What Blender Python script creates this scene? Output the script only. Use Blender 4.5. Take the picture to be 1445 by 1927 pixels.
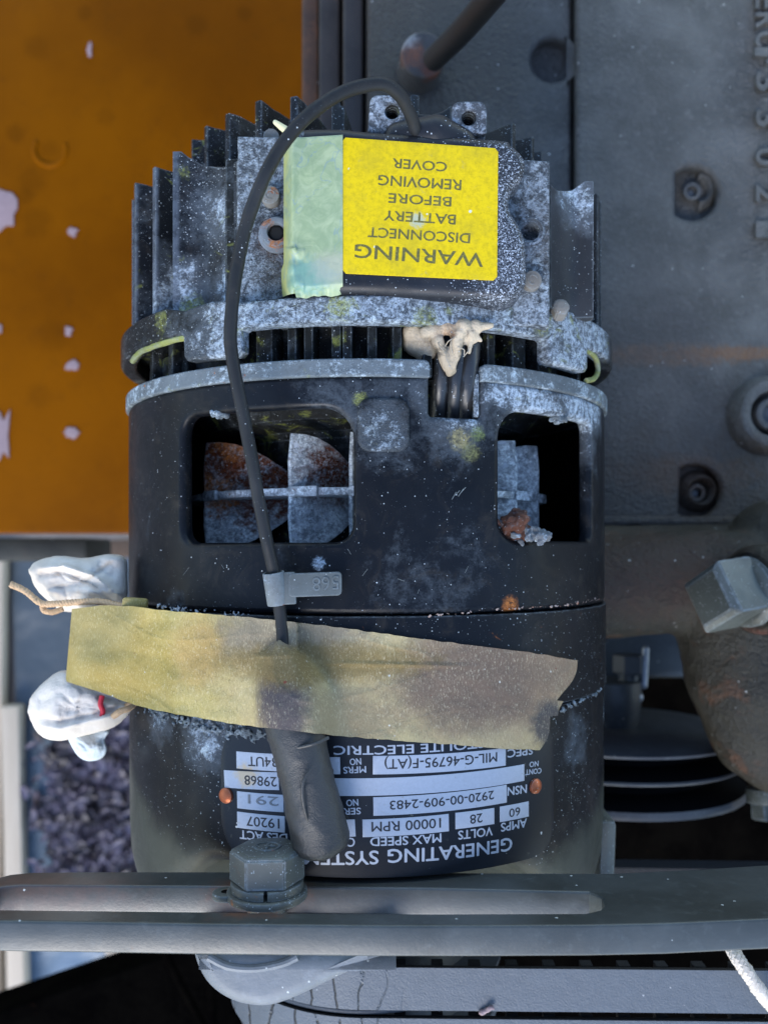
import bpy, bmesh, math, random
from mathutils import Vector, Matrix, noise as mnoise
PI = math.pi
R_ = math.radians
S = 0.001                      # everything below is given in millimetres
random.seed(7)
for o in list(bpy.data.objects): bpy.data.objects.remove(o)
scene = bpy.context.scene
COL = scene.collection

# ------------------------------------------------------------------ camera
FPX, CAMH, CX, CY = 1650.0, 306.0, 722.5, 1035.0
cam = bpy.data.cameras.new('camera'); camo = bpy.data.objects.new('camera', cam); COL.objects.link(camo)
camo.location = (0, 0, CAMH*S)
cam.sensor_fit = 'AUTO'; cam.sensor_width = 36; cam.lens = FPX/1927*36
cam.shift_y = (CY-963.5)/1927
cam.clip_start = 0.005; cam.clip_end = 60
cam.dof.use_dof = True; cam.dof.focus_distance = 0.226; cam.dof.aperture_fstop = 14
scene.camera = camo
# ------------------------------------------------------------------ sky, sun, exposure
SUN_EL, SUN_AZ = R_(40), R_(200)          # azimuth measured clockwise from +Y
w = bpy.data.worlds.new('World'); scene.world = w; w.use_nodes = True
nt = w.node_tree; nt.nodes.clear()
sky = nt.nodes.new('ShaderNodeTexSky'); sky.sky_type = 'NISHITA'; sky.sun_disc = False
sky.sun_elevation = SUN_EL; sky.sun_rotation = SUN_AZ; sky.air_density = 1.0; sky.dust_density = 0.5; sky.ozone_density = 1.5
bg = nt.nodes.new('ShaderNodeBackground'); bg.inputs['Strength'].default_value = 0.15
out = nt.nodes.new('ShaderNodeOutputWorld')
nt.links.new(sky.outputs[0], bg.inputs[0]); nt.links.new(bg.outputs[0], out.inputs[0])
sun = bpy.data.lights.new('sun', 'SUN'); sun.energy = 0.9; sun.angle = R_(30); sun.color = (1, .95, .88)
suno = bpy.data.objects.new('sun', sun); COL.objects.link(suno)
sd = Vector((math.sin(SUN_AZ)*math.cos(SUN_EL), math.cos(SUN_AZ)*math.cos(SUN_EL), math.sin(SUN_EL)))
suno.rotation_euler = sd.to_track_quat('Z', 'Y').to_euler(); suno.location = (-.5, -.7, 1.5)
scene.view_settings.view_transform = 'Standard'; scene.view_settings.look = 'None'
scene.view_settings.exposure = 1.6; scene.view_settings.gamma = 1

# ------------------------------------------------------------------ picture <-> place helpers
XC, RH = -5.65, 80.0           # alternator axis (runs along Y at z=0) and housing radius
def P(px, py, z):
    k = (CAMH-z)/FPX
    return Vector(((px-CX)*k, (CY-py)*k, z))
def CYL(px, py, R=RH):         # point of the cylinder of radius R round the alternator axis
    dx, dy = (px-CX)/FPX, (CY-py)/FPX
    # x = t dx, z = CAMH - t ; (x-XC)^2 + z^2 = R^2
    a = dx*dx+1; b = -2*(dx*XC+CAMH); c = XC*XC+CAMH*CAMH-R*R
    D = b*b-4*a*c
    t = (-b-math.sqrt(max(D, 0)))/(2*a)
    return Vector((t*dx, t*dy, CAMH-t))
def SY(px, py, R=RH):          # unrolled coordinates on that cylinder
    p = CYL(px, py, R)
    return (R*math.atan2(p.x-XC, p.z), p.y)
def wrap(s, y, r, R=RH):
    a = s/R
    return Vector((XC+r*math.sin(a), y, r*math.cos(a)))
def theta_at(px, R):
    lo, hi = -PI*.42, PI*.42
    f = lambda t: CX+(XC+R*math.sin(t))*FPX/(CAMH-R*math.cos(t))
    for _ in range(50):
        m = (lo+hi)/2
        if f(m) < px: lo = m
        else: hi = m
    return (lo+hi)/2
def nz(x, y, z=0, s=1.0): return mnoise.noise(Vector((x*s, y*s, z*s)))

# ------------------------------------------------------------------ objects
ORG = {}
def setp(o, label=None, cat=None, group=None, kind=None):
    if label: o['label'] = label
    if cat: o['category'] = cat
    if group: o['group'] = group
    if kind: o['kind'] = kind
    return o
def thing(name, base, label, cat, group=None):
    o = bpy.data.objects.new(name, None); COL.objects.link(o)
    o.empty_display_size = .01
    o.location = Vector(base)*S; ORG[o.name] = Vector(base)
    return setp(o, label, cat, group)
def obj(name, geo, mat, parent=None, smooth=32, label=None, cat=None, group=None, kind=None, mats=None):
    if isinstance(geo, bmesh.types.BMesh):
        bm = geo
    else:
        bm = bmesh.new(); vs = [bm.verts.new(v) for v in geo[0]]
        for f in geo[1]:
            try: bm.faces.new([vs[i] for i in f])
            except ValueError: pass
    me = bpy.data.meshes.new(name)
    if parent is not None: org = ORG[parent.name]
    else:
        xs = [v.co.x for v in bm.verts]; ys = [v.co.y for v in bm.verts]; zs = [v.co.z for v in bm.verts]
        org = Vector(((min(xs)+max(xs))/2, (min(ys)+max(ys))/2, min(zs)))
    for v in bm.verts: v.co = (v.co-org)*S
    bm.to_mesh(me); bm.free()
    if smooth:
        me.polygons.foreach_set('use_smooth', [True]*len(me.polygons))
        me.set_sharp_from_angle(angle=R_(smooth))
    for m in (mats or [mat]): me.materials.append(m)
    o = bpy.data.objects.new(name, me); COL.objects.link(o)
    if parent is not None: o.parent = parent
    else: o.location = org*S
    ORG[o.name] = org
    return setp(o, label, cat, group, kind)
def dup(o, delta, label=None):
    c = o.copy(); COL.objects.link(c)
    if o.parent is None: c.location = o.location+Vector(delta)*S
    ORG[c.name] = ORG[o.name]+Vector(delta)
    if label: c['label'] = label
    for ch in o.children:
        d = ch.copy(); COL.objects.link(d); d.parent = c; ORG[d.name] = ORG[c.name]
        for g in ch.children:
            e = g.copy(); COL.objects.link(e); e.parent = d; ORG[e.name] = ORG[c.name]
    return c

# ------------------------------------------------------------------ geometry builders (all in mm)
def join(*bms):
    a = bms[0]
    for b in bms[1:]:
        me = bpy.data.meshes.new('tmp'); b.to_mesh(me); a.from_mesh(me); b.free(); bpy.data.meshes.remove(me)
    return a
def box(c, size, bev=0.5, rot=None, seg=2):
    bm = bmesh.new(); bmesh.ops.create_cube(bm, size=1)
    bmesh.ops.scale(bm, vec=size, verts=bm.verts)
    if bev: bmesh.ops.bevel(bm, geom=bm.edges[:], offset=bev, segments=seg, affect='EDGES', profile=.5)
    if rot is not None: bmesh.ops.transform(bm, matrix=rot.to_4x4(), verts=bm.verts)
    bmesh.ops.translate(bm, vec=Vector(c), verts=bm.verts)
    return bm
def axis_mat(d, up=(0, 0, 1)):
    z = Vector(d).normalized(); u = Vector(up)
    if abs(z.dot(u)) > .98: u = Vector((0, 1, 0))
    x = u.cross(z).normalized(); y = z.cross(x)
    return Matrix((x, y, z)).transposed()
def lathe(prof, c, d=(0, 1, 0), seg=64, a0=0, a1=2*PI, rot=0, up=(0, 0, 1), n_poly=None):
    """profile [(r,h)...] turned round the axis d through c"""
    m = axis_mat(d, up); bm = bmesh.new(); full = abs(a1-a0-2*PI) < 1e-6
    N = seg if full else seg+1; rows = []
    for r, h in prof:
        row = []
        if r < 1e-4: row = [bm.verts.new(Vector(c)+m @ Vector((0, 0, h)))]*N
        else:
            for i in range(N):
                a = a0+(a1-a0)*i/seg+rot
                row.append(bm.verts.new(Vector(c)+m @ Vector((r*math.cos(a), r*math.sin(a), h))))
        rows.append(row)
    for j in range(len(rows)-1):
        for i in range(seg):
            k = (i+1) % N if full else i+1
            q = [rows[j][i], rows[j][k], rows[j+1][k], rows[j+1][i]]; q2 = []
            for v in q:
                if v not in q2: q2.append(v)
            if len(q2) > 2:
                try: bm.faces.new(q2)
                except ValueError: pass
    bmesh.ops.recalc_face_normals(bm, faces=bm.faces)
    return bm
def rlathe(prof, bev=.5, **k):   # closed profile ends with softened corners
    out = []
    n = len(prof)
    for i, p in enumerate(prof):
        if i in (0, n-1): out.append(p); continue
        a, b = Vector(prof[i-1]), Vector(prof[i+1]); q = Vector(p)
        la, lb = (a-q).length, (b-q).length
        ba = min(bev, la*.45); bb = min(bev, lb*.45)
        p0 = q+(a-q)/la*ba; p2 = q+(b-q)/lb*bb
        out += [tuple(p0), tuple(p0*.25+q*.5+p2*.25), tuple(p2)]
    return lathe(out, **k)
def hexhead(c, d, af, h, ch=1.0, n=6, rot=0, up=(0, 0, 1)):
    r = af/2/math.cos(PI/n); m = axis_mat(d, up); bm = bmesh.new()
    def ring(rr, hh, f=None):
        return [bm.verts.new(Vector(c)+m @ Vector((rr*math.cos(2*PI*i/n+rot), rr*math.sin(2*PI*i/n+rot), hh))) for i in range(n)]
    a = ring(r, 0); b = ring(r, h-ch*.6); t = ring(r-ch, h)
    bm.faces.new(a[::-1]); bm.faces.new(t)
    for q, w_ in ((a, b), (b, t)):
        for i in range(n): bm.faces.new([q[i], q[(i+1) % n], w_[(i+1) % n], w_[i]])
    bmesh.ops.bevel(bm, geom=bm.edges[:], offset=.35, segments=2, affect='EDGES')
    return bm
def cat(pts, n=8):
    out = []; p = [Vector(q) for q in pts]; p = [2*p[0]-p[1]]+p+[2*p[-1]-p[-2]]
    for i in range(1, len(p)-2):
        for k in range(n):
            t = k/n; a, b, c, d = p[i-1:i+3]
            out.append(.5*((2*b)+(c-a)*t+(2*a-5*b+4*c-d)*t*t+(3*b-3*c+d-a)*t**3))
    out.append(p[-2]); return out
def tube(pts, r, seg=16, n=8, smoothp=True, wob=0, closed=False):
    path = cat(pts, n) if smoothp else [Vector(q) for q in pts]
    bm = bmesh.new(); rows = []; up = Vector((.31, .2, .9)); L = len(path)
    for i, p in enumerate(path):
        t = (path[min(i+1, L-1)]-path[max(i-1, 0)]).normalized()
        x = up.cross(t).normalized(); y = t.cross(x); up = y
        rr = r(i/(L-1)) if callable(r) else r
        row = []
        for k in range(seg):
            a = 2*PI*k/seg; q = rr*(1+wob*nz(p.x+5*math.cos(a), p.y, p.z+5*math.sin(a), .35))
            row.append(bm.verts.new(p+(x*math.cos(a)+y*math.sin(a))*q))
        rows.append(row)
    for j in range(len(rows)-1):
        for k in range(seg): bm.faces.new([rows[j][k], rows[j][(k+1) % seg], rows[j+1][(k+1) % seg], rows[j+1][k]])
    bm.faces.new(rows[0][::-1]); bm.faces.new(rows[-1])
    return bm
def rope(pts, r, turns, strands=3, seg=8, n=12):
    path = cat(pts, n); L = len(path); bms = []
    for s in range(strands):
        up = Vector((.31, .2, .9)); q = []
        for i, p in enumerate(path):
            t = (path[min(i+1, L-1)]-path[max(i-1, 0)]).normalized()
            x = up.cross(t).normalized(); y = t.cross(x); up = y
            a = 2*PI*(s/strands+turns*i/(L-1)); q.append(p+(x*math.cos(a)+y*math.sin(a))*r*.5)
        bms.append(tube(q, r*.62, seg=seg, smoothp=False, wob=.25))
    return join(*bms)
def rrect(x0, y0, x1, y1, r, n=6):
    rs = r if isinstance(r, (tuple, list)) else (r,)*4; out = []
    for (cx, cy, a, q) in ((x1, y1, 0, rs[0]), (x0, y1, 90, rs[1]), (x0, y0, 180, rs[2]), (x1, y0, 270, rs[3])):
        ox = cx-q if cx == x1 else cx+q; oy = cy-q if cy == y1 else cy+q
        for k in range(n+1):
            b = R_(a+90*k/n); out.append((ox+q*math.cos(b), oy+q*math.sin(b)))
    return out
def densify(poly, d=2.0):
    out = []
    for i, p in enumerate(poly):
        q = poly[(i+1) % len(poly)]; L = math.hypot(q[0]-p[0], q[1]-p[1]); k = max(1, int(L/d))
        for j in range(k): out.append((p[0]+(q[0]-p[0])*j/k, p[1]+(q[1]-p[1])*j/k))
    return out
def plate(outer, holes=(), th=4, bev=.6, cut=None, fn=None, res=2):
    """outline (with holes) -> solid of thickness th (z 0..th) with rounded edges, cut every `cut` mm along x, then bent by fn(x,y,z)"""
    cu = bpy.data.curves.new('c', 'CURVE'); cu.dimensions = '2D'; cu.fill_mode = 'BOTH'
    for poly in [outer]+list(holes):
        sp = cu.splines.new('POLY'); sp.points.add(len(poly)-1)
        for p, q in zip(sp.points, poly): p.co = (q[0], q[1], 0, 1)
        sp.use_cyclic_u = True
    cu.extrude = max(th/2-bev, 0); cu.bevel_depth = bev; cu.bevel_resolution = res; cu.offset = -bev
    o = bpy.data.objects.new('c', cu); COL.objects.link(o)
    bpy.context.view_layer.update()
    me = bpy.data.meshes.new_from_object(o.evaluated_get(bpy.context.evaluated_depsgraph_get()))
    bm = bmesh.new(); bm.from_mesh(me); bpy.data.objects.remove(o); bpy.data.meshes.remove(me)
    bmesh.ops.remove_doubles(bm, verts=bm.verts, dist=.002)
    if cut:
        xs = [v.co.x for v in bm.verts]; x = min(xs)+cut
        while x < max(xs)-.01:
            bmesh.ops.bisect_plane(bm, geom=bm.verts[:]+bm.edges[:]+bm.faces[:], plane_co=(x, 0, 0), plane_no=(1, 0, 0), dist=1e-4); x += cut
    for v in bm.verts:
        v.co.z += th/2
        if fn: v.co = fn(v.co.x, v.co.y, v.co.z)
    return bm
def shell(outer, holes, R_out, th, bev=.6, Rref=RH, cut=2.5):
    return plate(outer, holes, th, bev, cut, lambda x, y, z: wrap(x, y, R_out-th+z, Rref))
def grid(nu, nv, fn, th=0):
    bm = bmesh.new(); g = [[bm.verts.new(fn(i/nu, j/nv)) for j in range(nv+1)] for i in range(nu+1)]
    for i in range(nu):
        for j in range(nv): bm.faces.new([g[i][j], g[i+1][j], g[i+1][j+1], g[i][j+1]])
    bmesh.ops.recalc_face_normals(bm, faces=bm.faces)
    if th:
        bm.normal_update()
        bmesh.ops.solidify(bm, geom=bm.faces[:], thickness=th)
    return bm
def evald(bm, mods):
    me = bpy.data.meshes.new('t'); bm.to_mesh(me); bm.free()
    o = bpy.data.objects.new('t', me); COL.objects.link(o)
    for t, kw in mods:
        m = o.modifiers.new(t, t)
        for k, v in kw.items(): setattr(m, k, v)
    bpy.context.view_layer.update()
    me2 = bpy.data.meshes.new_from_object(o.evaluated_get(bpy.context.evaluated_depsgraph_get()))
    b = bmesh.new(); b.from_mesh(me2); bpy.data.objects.remove(o); bpy.data.meshes.remove(me); bpy.data.meshes.remove(me2)
    return b
def blob(balls, vox=.6, extra=(), sm=4, disp=0, dsc=.3):
    """balls: (centre, radius) or (p0, r0, p1, r1) tapered rods, melted into one surface"""
    bm = bmesh.new()
    for b in balls:
        if len(b) == 2: seq = [(Vector(b[0]), b[1])]
        else:
            p0, r0, p1, r1 = Vector(b[0]), b[1], Vector(b[2]), b[3]
            k = max(2, int((p1-p0).length/(min(r0, r1)*.35)))
            seq = [(p0.lerp(p1, i/k), r0+(r1-r0)*i/k) for i in range(k+1)]
        for p, r in seq:
            bmesh.ops.create_icosphere(bm, subdivisions=3 if r > 3 else 2, radius=r, matrix=Matrix.Translation(p))
    for e in extra: bm = join(bm, e)
    b = evald(bm, [('REMESH', dict(mode='VOXEL', voxel_size=vox, use_smooth_shade=True)), ('SMOOTH', dict(factor=.5, iterations=sm))])
    if disp:
        b.normal_update()
        for v in b.verts: v.co += v.normal*disp*nz(v.co.x, v.co.y, v.co.z, dsc)
    return b
def path_at(pts, t):
    x = pts[0][0]+(pts[-1][0]-pts[0][0])*t
    for a, b in zip(pts, pts[1:]):
        if x <= b[0]: return x, a[1]+(b[1]-a[1])*(x-a[0])/(b[0]-a[0])
    return x, pts[-1][1]
_tc = {}
def text2d(s, bold=0.0):
    if (s, bold) in _tc: return _tc[(s, bold)]
    cu = bpy.data.curves.new('t', 'FONT'); cu.body = s; cu.size = 1; cu.resolution_u = 3; cu.offset = bold
    o = bpy.data.objects.new('t', cu); COL.objects.link(o); bpy.context.view_layer.update()
    me = bpy.data.meshes.new_from_object(o.evaluated_get(bpy.context.evaluated_depsgraph_get()))
    v = [(p.co.x, p.co.y) for p in me.vertices]; f = [tuple(p.vertices) for p in me.polygons]
    bpy.data.objects.remove(o); bpy.data.meshes.remove(me)
    x0, x1 = min(a for a, b in v), max(a for a, b in v); y1 = .73 if any(c.isalnum() for c in s) else max(b for a, b in v)
    v = [((a-x0)/(x1-x0), b/y1) for a, b in v]
    _tc[(s, bold)] = (v, f); return v, f
def letters(items, fn, th=.12, bold=.012):
    """items (text, start, end, height) on a flat sheet; fn(x,y,z) puts the sheet in place; bold = stroke widening"""
    V, F = [], []
    for s, a, b, h in items:
        v, f = text2d(s); a, b = Vector(a), Vector(b); d = b-a; dn = d.normalized(); u = Vector((-d.y, d.x)).normalized()*h
        base = a-u*.5
        for q_i, (sx, sy) in enumerate(((0, 0), (1, 0), (-1, 0), (0, .8), (0, -.8)) if bold > 0 else ((0, 0),)):
            off = dn*sx*bold*h+u*sy*bold; n0 = len(V)
            for lev in (th-.004*q_i, 0):
                for q in v:
                    p = base+off+d*q[0]+u*q[1]; V.append(fn(p.x, p.y, lev))
            n = len(v); cnt = {}
            for g in f:
                F.append([n0+i for i in g])
                for i, j in zip(g, g[1:]+g[:1]): cnt[(i, j)] = 1
            for (i, j) in cnt:
                if (j, i) not in cnt: F.append([n0+j, n0+i, n0+n+i, n0+n+j])
    return V, F

# ------------------------------------------------------------------ materials
class Mat:
    def __init__(s, name):
        s.m = bpy.data.materials.new(name); s.m.use_nodes = True; s.t = s.m.node_tree; s.t.nodes.clear()
        g = s.n('ShaderNodeNewGeometry'); s.pos = s.vm('MULTIPLY', g.outputs['Position'], (1000,)*3); s.nor = g.outputs['Normal']
    def n(s, t): return s.t.nodes.new(t)
    def put(s, sock, v):
        if isinstance(v, bpy.types.NodeSocket): s.t.links.new(v, sock)
        else:
            if isinstance(v, (tuple, list)) and len(v) == 3 and sock.type == 'RGBA': v = (*v, 1)
            sock.default_value = v
    def vm(s, op, a, b):
        n = s.n('ShaderNodeVectorMath'); n.operation = op; s.put(n.inputs[0], a); s.put(n.inputs[1], b)
        return n.outputs['Value'] if op in ('DISTANCE', 'LENGTH', 'DOT_PRODUCT') else n.outputs[0]
    def ma(s, op, a, b=0.0, c=None, clamp=False):
        n = s.n('ShaderNodeMath'); n.operation = op; n.use_clamp = clamp; s.put(n.inputs[0], a); s.put(n.inputs[1], b)
        if c is not None: s.put(n.inputs[2], c)
        return n.outputs[0]
    def noise(s, size, detail=5, rough=.6, dist=0, sc=None, off=0):
        v = s.pos if sc is None else s.vm('MULTIPLY', s.pos, sc)
        if off: v = s.vm('ADD', v, (off, off*.7, off*.3))
        n = s.n('ShaderNodeTexNoise'); s.put(n.inputs['Vector'], v); n.inputs['Scale'].default_value = 1/size
        n.inputs['Detail'].default_value = detail; n.inputs['Roughness'].default_value = rough; n.inputs['Distortion'].default_value = dist
        return n.outputs[0]
    def ss(s, x, a, b, lo=0.0, hi=1.0):
        n = s.n('ShaderNodeMapRange'); n.interpolation_type = 'SMOOTHSTEP'; s.put(n.inputs[0], x)
        for i, v in zip((1, 2, 3, 4), (a, b, lo, hi)): s.put(n.inputs[i], v)
        return n.outputs[0]
    def mix(s, f, a, b):
        n = s.n('ShaderNodeMix'); n.data_type = 'RGBA'; s.put(n.inputs[0], f); s.put(n.inputs[6], a); s.put(n.inputs[7], b); return n.outputs[2]
    def mv(s, f, a, b):
        n = s.n('ShaderNodeMix'); s.put(n.inputs[0], f); s.put(n.inputs[2], a); s.put(n.inputs[3], b); return n.outputs[0]
    def spot(s, c, r, sc=(1, 1, 1), soft=.5, rag=.5, nsize=None, off=0):
        d = s.vm('LENGTH', s.vm('MULTIPLY', s.vm('SUBTRACT', s.pos, tuple(c)), sc), (0, 0, 0))
        n = s.noise(nsize or r*.45, 6, .65, off=off)
        d2 = s.ma('ADD', s.ma('DIVIDE', d, r), s.ma('MULTIPLY', s.ma('SUBTRACT', n, .5), rag*3))
        return s.ss(d2, 1+soft*.5, 1-soft*.5)
    def specks(s, cell, dens, size=.3, off=0):
        n = s.n('ShaderNodeTexVoronoi'); v = s.pos if not off else s.vm('ADD', s.pos, (off, off, off)); s.put(n.inputs['Vector'], v); n.inputs['Scale'].default_value = 1/cell
        sep = s.n('ShaderNodeSeparateColor'); s.put(sep.inputs[0], n.outputs['Color'])
        keep = s.ma('GREATER_THAN', sep.outputs[0], 1-dens if not isinstance(dens, bpy.types.NodeSocket) else s.ma('SUBTRACT', 1.0, dens))
        rr = s.ma('MULTIPLY', sep.outputs[1], size)
        wob = s.ma('ADD', n.outputs['Distance'], s.ma('MULTIPLY', s.ma('SUBTRACT', s.noise(cell*.22, 3, .8), .5), size*2.2))
        return s.ma('MULTIPLY', keep, s.ma('LESS_THAN', wob, rr))
    def xyz(s):
        n = s.n('ShaderNodeSeparateXYZ'); s.put(n.inputs[0], s.pos); return n.outputs
    def done(s, col, rough=.5, metal=0.0, height=None, hd=.1, bevel=0, spec=.5, sheen=0, sss=0, coat=0):
        b = s.n('ShaderNodeBsdfPrincipled'); o = s.n('ShaderNodeOutputMaterial')
        s.put(b.inputs['Base Color'], col); s.put(b.inputs['Roughness'], rough); s.put(b.inputs['Metallic'], metal)
        b.inputs['Specular IOR Level'].default_value = spec
        if sheen: b.inputs['Sheen Weight'].default_value = sheen
        if coat: b.inputs['Coat Weight'].default_value = coat; b.inputs['Coat Roughness'].default_value = .3
        nr = None
        if bevel:
            bv = s.n('ShaderNodeBevel'); bv.samples = 3; bv.inputs['Radius'].default_value = bevel*S; nr = bv.outputs[0]
        if height is not None:
            bp = s.n('ShaderNodeBump'); bp.inputs['Distance'].default_value = hd*S; s.put(bp.inputs['Height'], height)
            if nr is not None: s.put(bp.inputs['Normal'], nr)
            nr = bp.outputs[0]
        if nr is not None: s.put(b.inputs['Normal'], nr)
        s.t.links.new(b.outputs[0], o.inputs[0]); return s.m

OX = (.33, .39, .45)            # bluish white aluminium oxide
OXL = (.42, .50, .58)
YG = (.30, .32, .07)            # chromate yellow-green
RUST = (.14, .035, .010)
RUSTL = (.38, .13, .03)
def paint(name, base=(.0035, .0045, .0065), rough=.36, ox=.25, spk=.12, yg=0.0, rust=0.0, spots=(), oxc=OX, bump=.5, metal=0.0, size=18, extra=None, hd=.12, edge=.6, dust=.3, spec=.16):
    """weathered black paint: oxide bloom, salt specks, chromate and rust; spots = (centre, r, colour, amount, kind)"""
    m = Mat(name)
    big = m.noise(size, 8, .68, .6); fine = m.noise(.55, 4, .7); mid = m.noise(3.2, 6, .7, .3)
    col = m.mix(m.ss(m.noise(30, 4, .6, off=9), .35, .7), base, tuple(c*1.6+.001 for c in base))
    # oxide coverage is a threshold on mixed noise
    cover = m.ma('ADD', m.ma('MULTIPLY', big, .55), m.ma('ADD', m.ma('MULTIPLY', mid, .27), m.ma('MULTIPLY', fine, .18)))
    lo = None; mask = None; extra_cov = None
    for (c, r, amt) in [sp[:3] for sp in spots if sp[3] == 'ox']:
        q = m.ma('MULTIPLY', m.spot(c, r, soft=1.5, rag=.3), amt)
        extra_cov = q if extra_cov is None else m.ma('MAXIMUM', extra_cov, q)
    if extra_cov is not None: cover = m.ma('ADD', cover, m.ma('MULTIPLY', extra_cov, .3))
    t = .74-ox*.42
    oxm = m.ss(cover, t, t+.07)
    oxm = m.ma('MULTIPLY', oxm, m.mv(fine, .55, 1.1), clamp=True)
    oxcol = m.mix(m.ss(m.noise(1.3, 6, .85, off=4), .40, .60), tuple(c*.34 for c in oxc), tuple(min(1, c*1.5) for c in oxc))
    oxcol = m.mix(m.ma('MULTIPLY', m.ss(m.noise(7, 7, .75, 1.2, off=14), .50, .60), .75), oxcol, tuple(c*.16 for c in oxc))
    oxcol = m.mix(m.ma('MULTIPLY', m.ss(m.noise(4.5, 7, .8, .8, off=24), .56, .64), .85), oxcol, tuple(min(.8, c*1.8+.06) for c in oxc))
    oxcol = m.mix(m.ma('MULTIPLY', m.ss(m.noise(3.5, 7, .8, .8, off=84), .60, .66), .6), oxcol, (.33, .33, .20))
    pit = m.ss(m.noise(2.4, 7, .8, .7, off=44), .56, .60)
    oxm = m.ma('MULTIPLY', oxm, m.ma('SUBTRACT', 1.0, m.ma('MULTIPLY', pit, .9)))
    haze = m.ma('MULTIPLY', m.ss(cover, t-.16, t+.03), .16)
    col = m.mix(haze, col, oxc); col = m.mix(oxm, col, oxcol)
    if yg:
        ym = m.ss(m.noise(9, 6, .7, .8, off=31), .66-yg*.3, .74-yg*.25)
        col = m.mix(m.ma('MULTIPLY', ym, m.mv(m.noise(1.5, 4, .7, off=3), .2, 1.0)), col, m.mix(m.noise(2, 3, off=7), (.10, .12, .02), YG))
    if rust:
        rm = m.ss(m.noise(7, 8, .75, .6, off=51), .64-rust*.35, .70-rust*.33)
        col = m.mix(rm, col, m.mix(m.ss(m.noise(1.2, 5, .7, off=5), .3, .7), RUST, RUSTL))
    for sp in spots:
        if sp[3] == 'ox': continue
        c, r, amt, colr = sp[:4]; rag = sp[4] if len(sp) > 4 else .4
        q = m.ma('MULTIPLY', m.spot(c, r, soft=.7 if rag > .85 else 1.1, rag=rag), amt)
        q = m.ma('MULTIPLY', q, m.ss(m.noise(1.6 if rag > .85 else .9, 6, .8, .6, off=r+5), .36, .54, .12 if rag > .85 else .25, 1.0))
        col = m.mix(q, col, m.mix(m.ss(m.noise(1.0, 5, .8, off=r), .35, .65), tuple(x*.35 for x in colr), tuple(min(1, x*1.4) for x in colr)))
    sp_ = 0
    col = m.mix(m.ma('MULTIPLY', m.ss(m.noise(10, 7, .75, .9, off=91), .50, .72), dust), col, (.055, .046, .036))
    if spk:
        dn = m.ss(m.noise(22, 3, .6, off=17), .3, .75, spk*.2, spk*1.6)
        sp_ = m.ma('MAXIMUM', m.specks(.5, m.ma('MULTIPLY', dn, .9), .36), m.specks(1.6, m.ma('MULTIPLY', dn, .35), .14, off=5))
        grain = m.ma('ADD', m.noise(.38, 2, .6, off=61), m.ma('MULTIPLY', dn, .10)); sp_ = m.ma('MAXIMUM', sp_, m.ma('MULTIPLY', m.ss(grain, .735, .76), .8))
        col = m.mix(m.ma('MULTIPLY', sp_, .85), col, (.55, .60, .62))
    if edge:
        bv = m.n('ShaderNodeBevel'); bv.samples = 4; bv.inputs['Radius'].default_value = .8*S
        dt = m.vm('DOT_PRODUCT', bv.outputs[0], m.nor)
        em = m.ma('MULTIPLY', m.ss(dt, .985, .90), m.ss(m.noise(2.2, 6, .75, .4, off=71), .36, .62))
        col = m.mix(m.ma('MULTIPLY', em, edge), col, m.mix(fine, (.10, .12, .13), (.34, .40, .44)))
    if extra: col = extra(m, col)
    ro = m.mv(oxm, m.mv(m.ma('ADD', m.ma('MULTIPLY', m.noise(5, 5, .7, off=2), .4), m.ma('MULTIPLY', m.ss(m.noise(20, 6, .65, .8, off=12), .35, .65), .6)), rough-.12, rough+.2), .85)
    h = m.ma('ADD', m.ma('MULTIPLY', fine, .5*bump), m.ma('ADD', m.ma('MULTIPLY', oxm, m.mv(fine, .3, 1.6)), m.ma('MULTIPLY', sp_, 1.0) if spk else 0.0))
    return m.done(col, ro, metal, h, hd=hd, bevel=0, spec=spec)
def cyl_s(px, py, r, amt, kind, R=RH, rag=.35):
    return (CYL(px, py, R), r, amt, kind, rag)

def end_bell_extra(m, col):      # olive overspray where the grey-green engine paint reached the front end
    x, y, z = m.xyz()
    f = m.ma('SUBTRACT', m.ma('MULTIPLY', y, -1.0), m.ma('MULTIPLY', z, .42))
    f = m.ma('ADD', f, m.ma('MULTIPLY', m.ma('MAXIMUM', x, 0.0), -.12))
    f = m.ma('ADD', f, m.ma('MULTIPLY', m.ma('SUBTRACT', m.noise(9, 5, .6, .8, off=3), .5), 12))
    return m.mix(m.ss(f, 50, 62), col, m.mix(m.noise(12, 5, .6, off=8), (.026, .029, .023), (.056, .06, .048)))

M_fan_house = paint('black_housing_paint', ox=.05, spk=.05, bump=.5, spots=[
    cyl_s(1060, 740, 24, 1.0, 'ox'), cyl_s(860, 760, 14, .8, 'ox'), cyl_s(720, 700, 20, .7, 'ox'), cyl_s(980, 730, 18, .9, 'ox'), cyl_s(1120, 760, 10, .9, 'ox'),
    cyl_s(865, 826, 2.6, .8, (.28, .24, .11), rag=.6), cyl_s(885, 850, 2.2, .7, (.20, .20, .08), rag=.8), cyl_s(898, 815, 1.8, .6, (.16, .20, .05), rag=.8), cyl_s(730, 800, 10, .55, 'ox'), cyl_s(830, 1090, 16, .45, 'ox'), cyl_s(790, 1075, 6, .55, 'ox'),
    cyl_s(960, 1140, 2.2, .9, RUSTL), cyl_s(330, 1140, 6, .5, 'ox'), cyl_s(678, 752, 1.6, .6, YG, rag=.6), cyl_s(600, 1060, 1.4, .9, OXL, rag=.7)])
M_mid = paint('black_stator_paint', ox=.02, spk=.16, rust=.02, spots=[cyl_s(1138, 1290, 6, 1, 'ox'), cyl_s(330, 1355, 7, 1, 'ox'), cyl_s(400, 1375, 9, 1, 'ox'), cyl_s(250, 1330, 5, .8, 'ox')])
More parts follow.
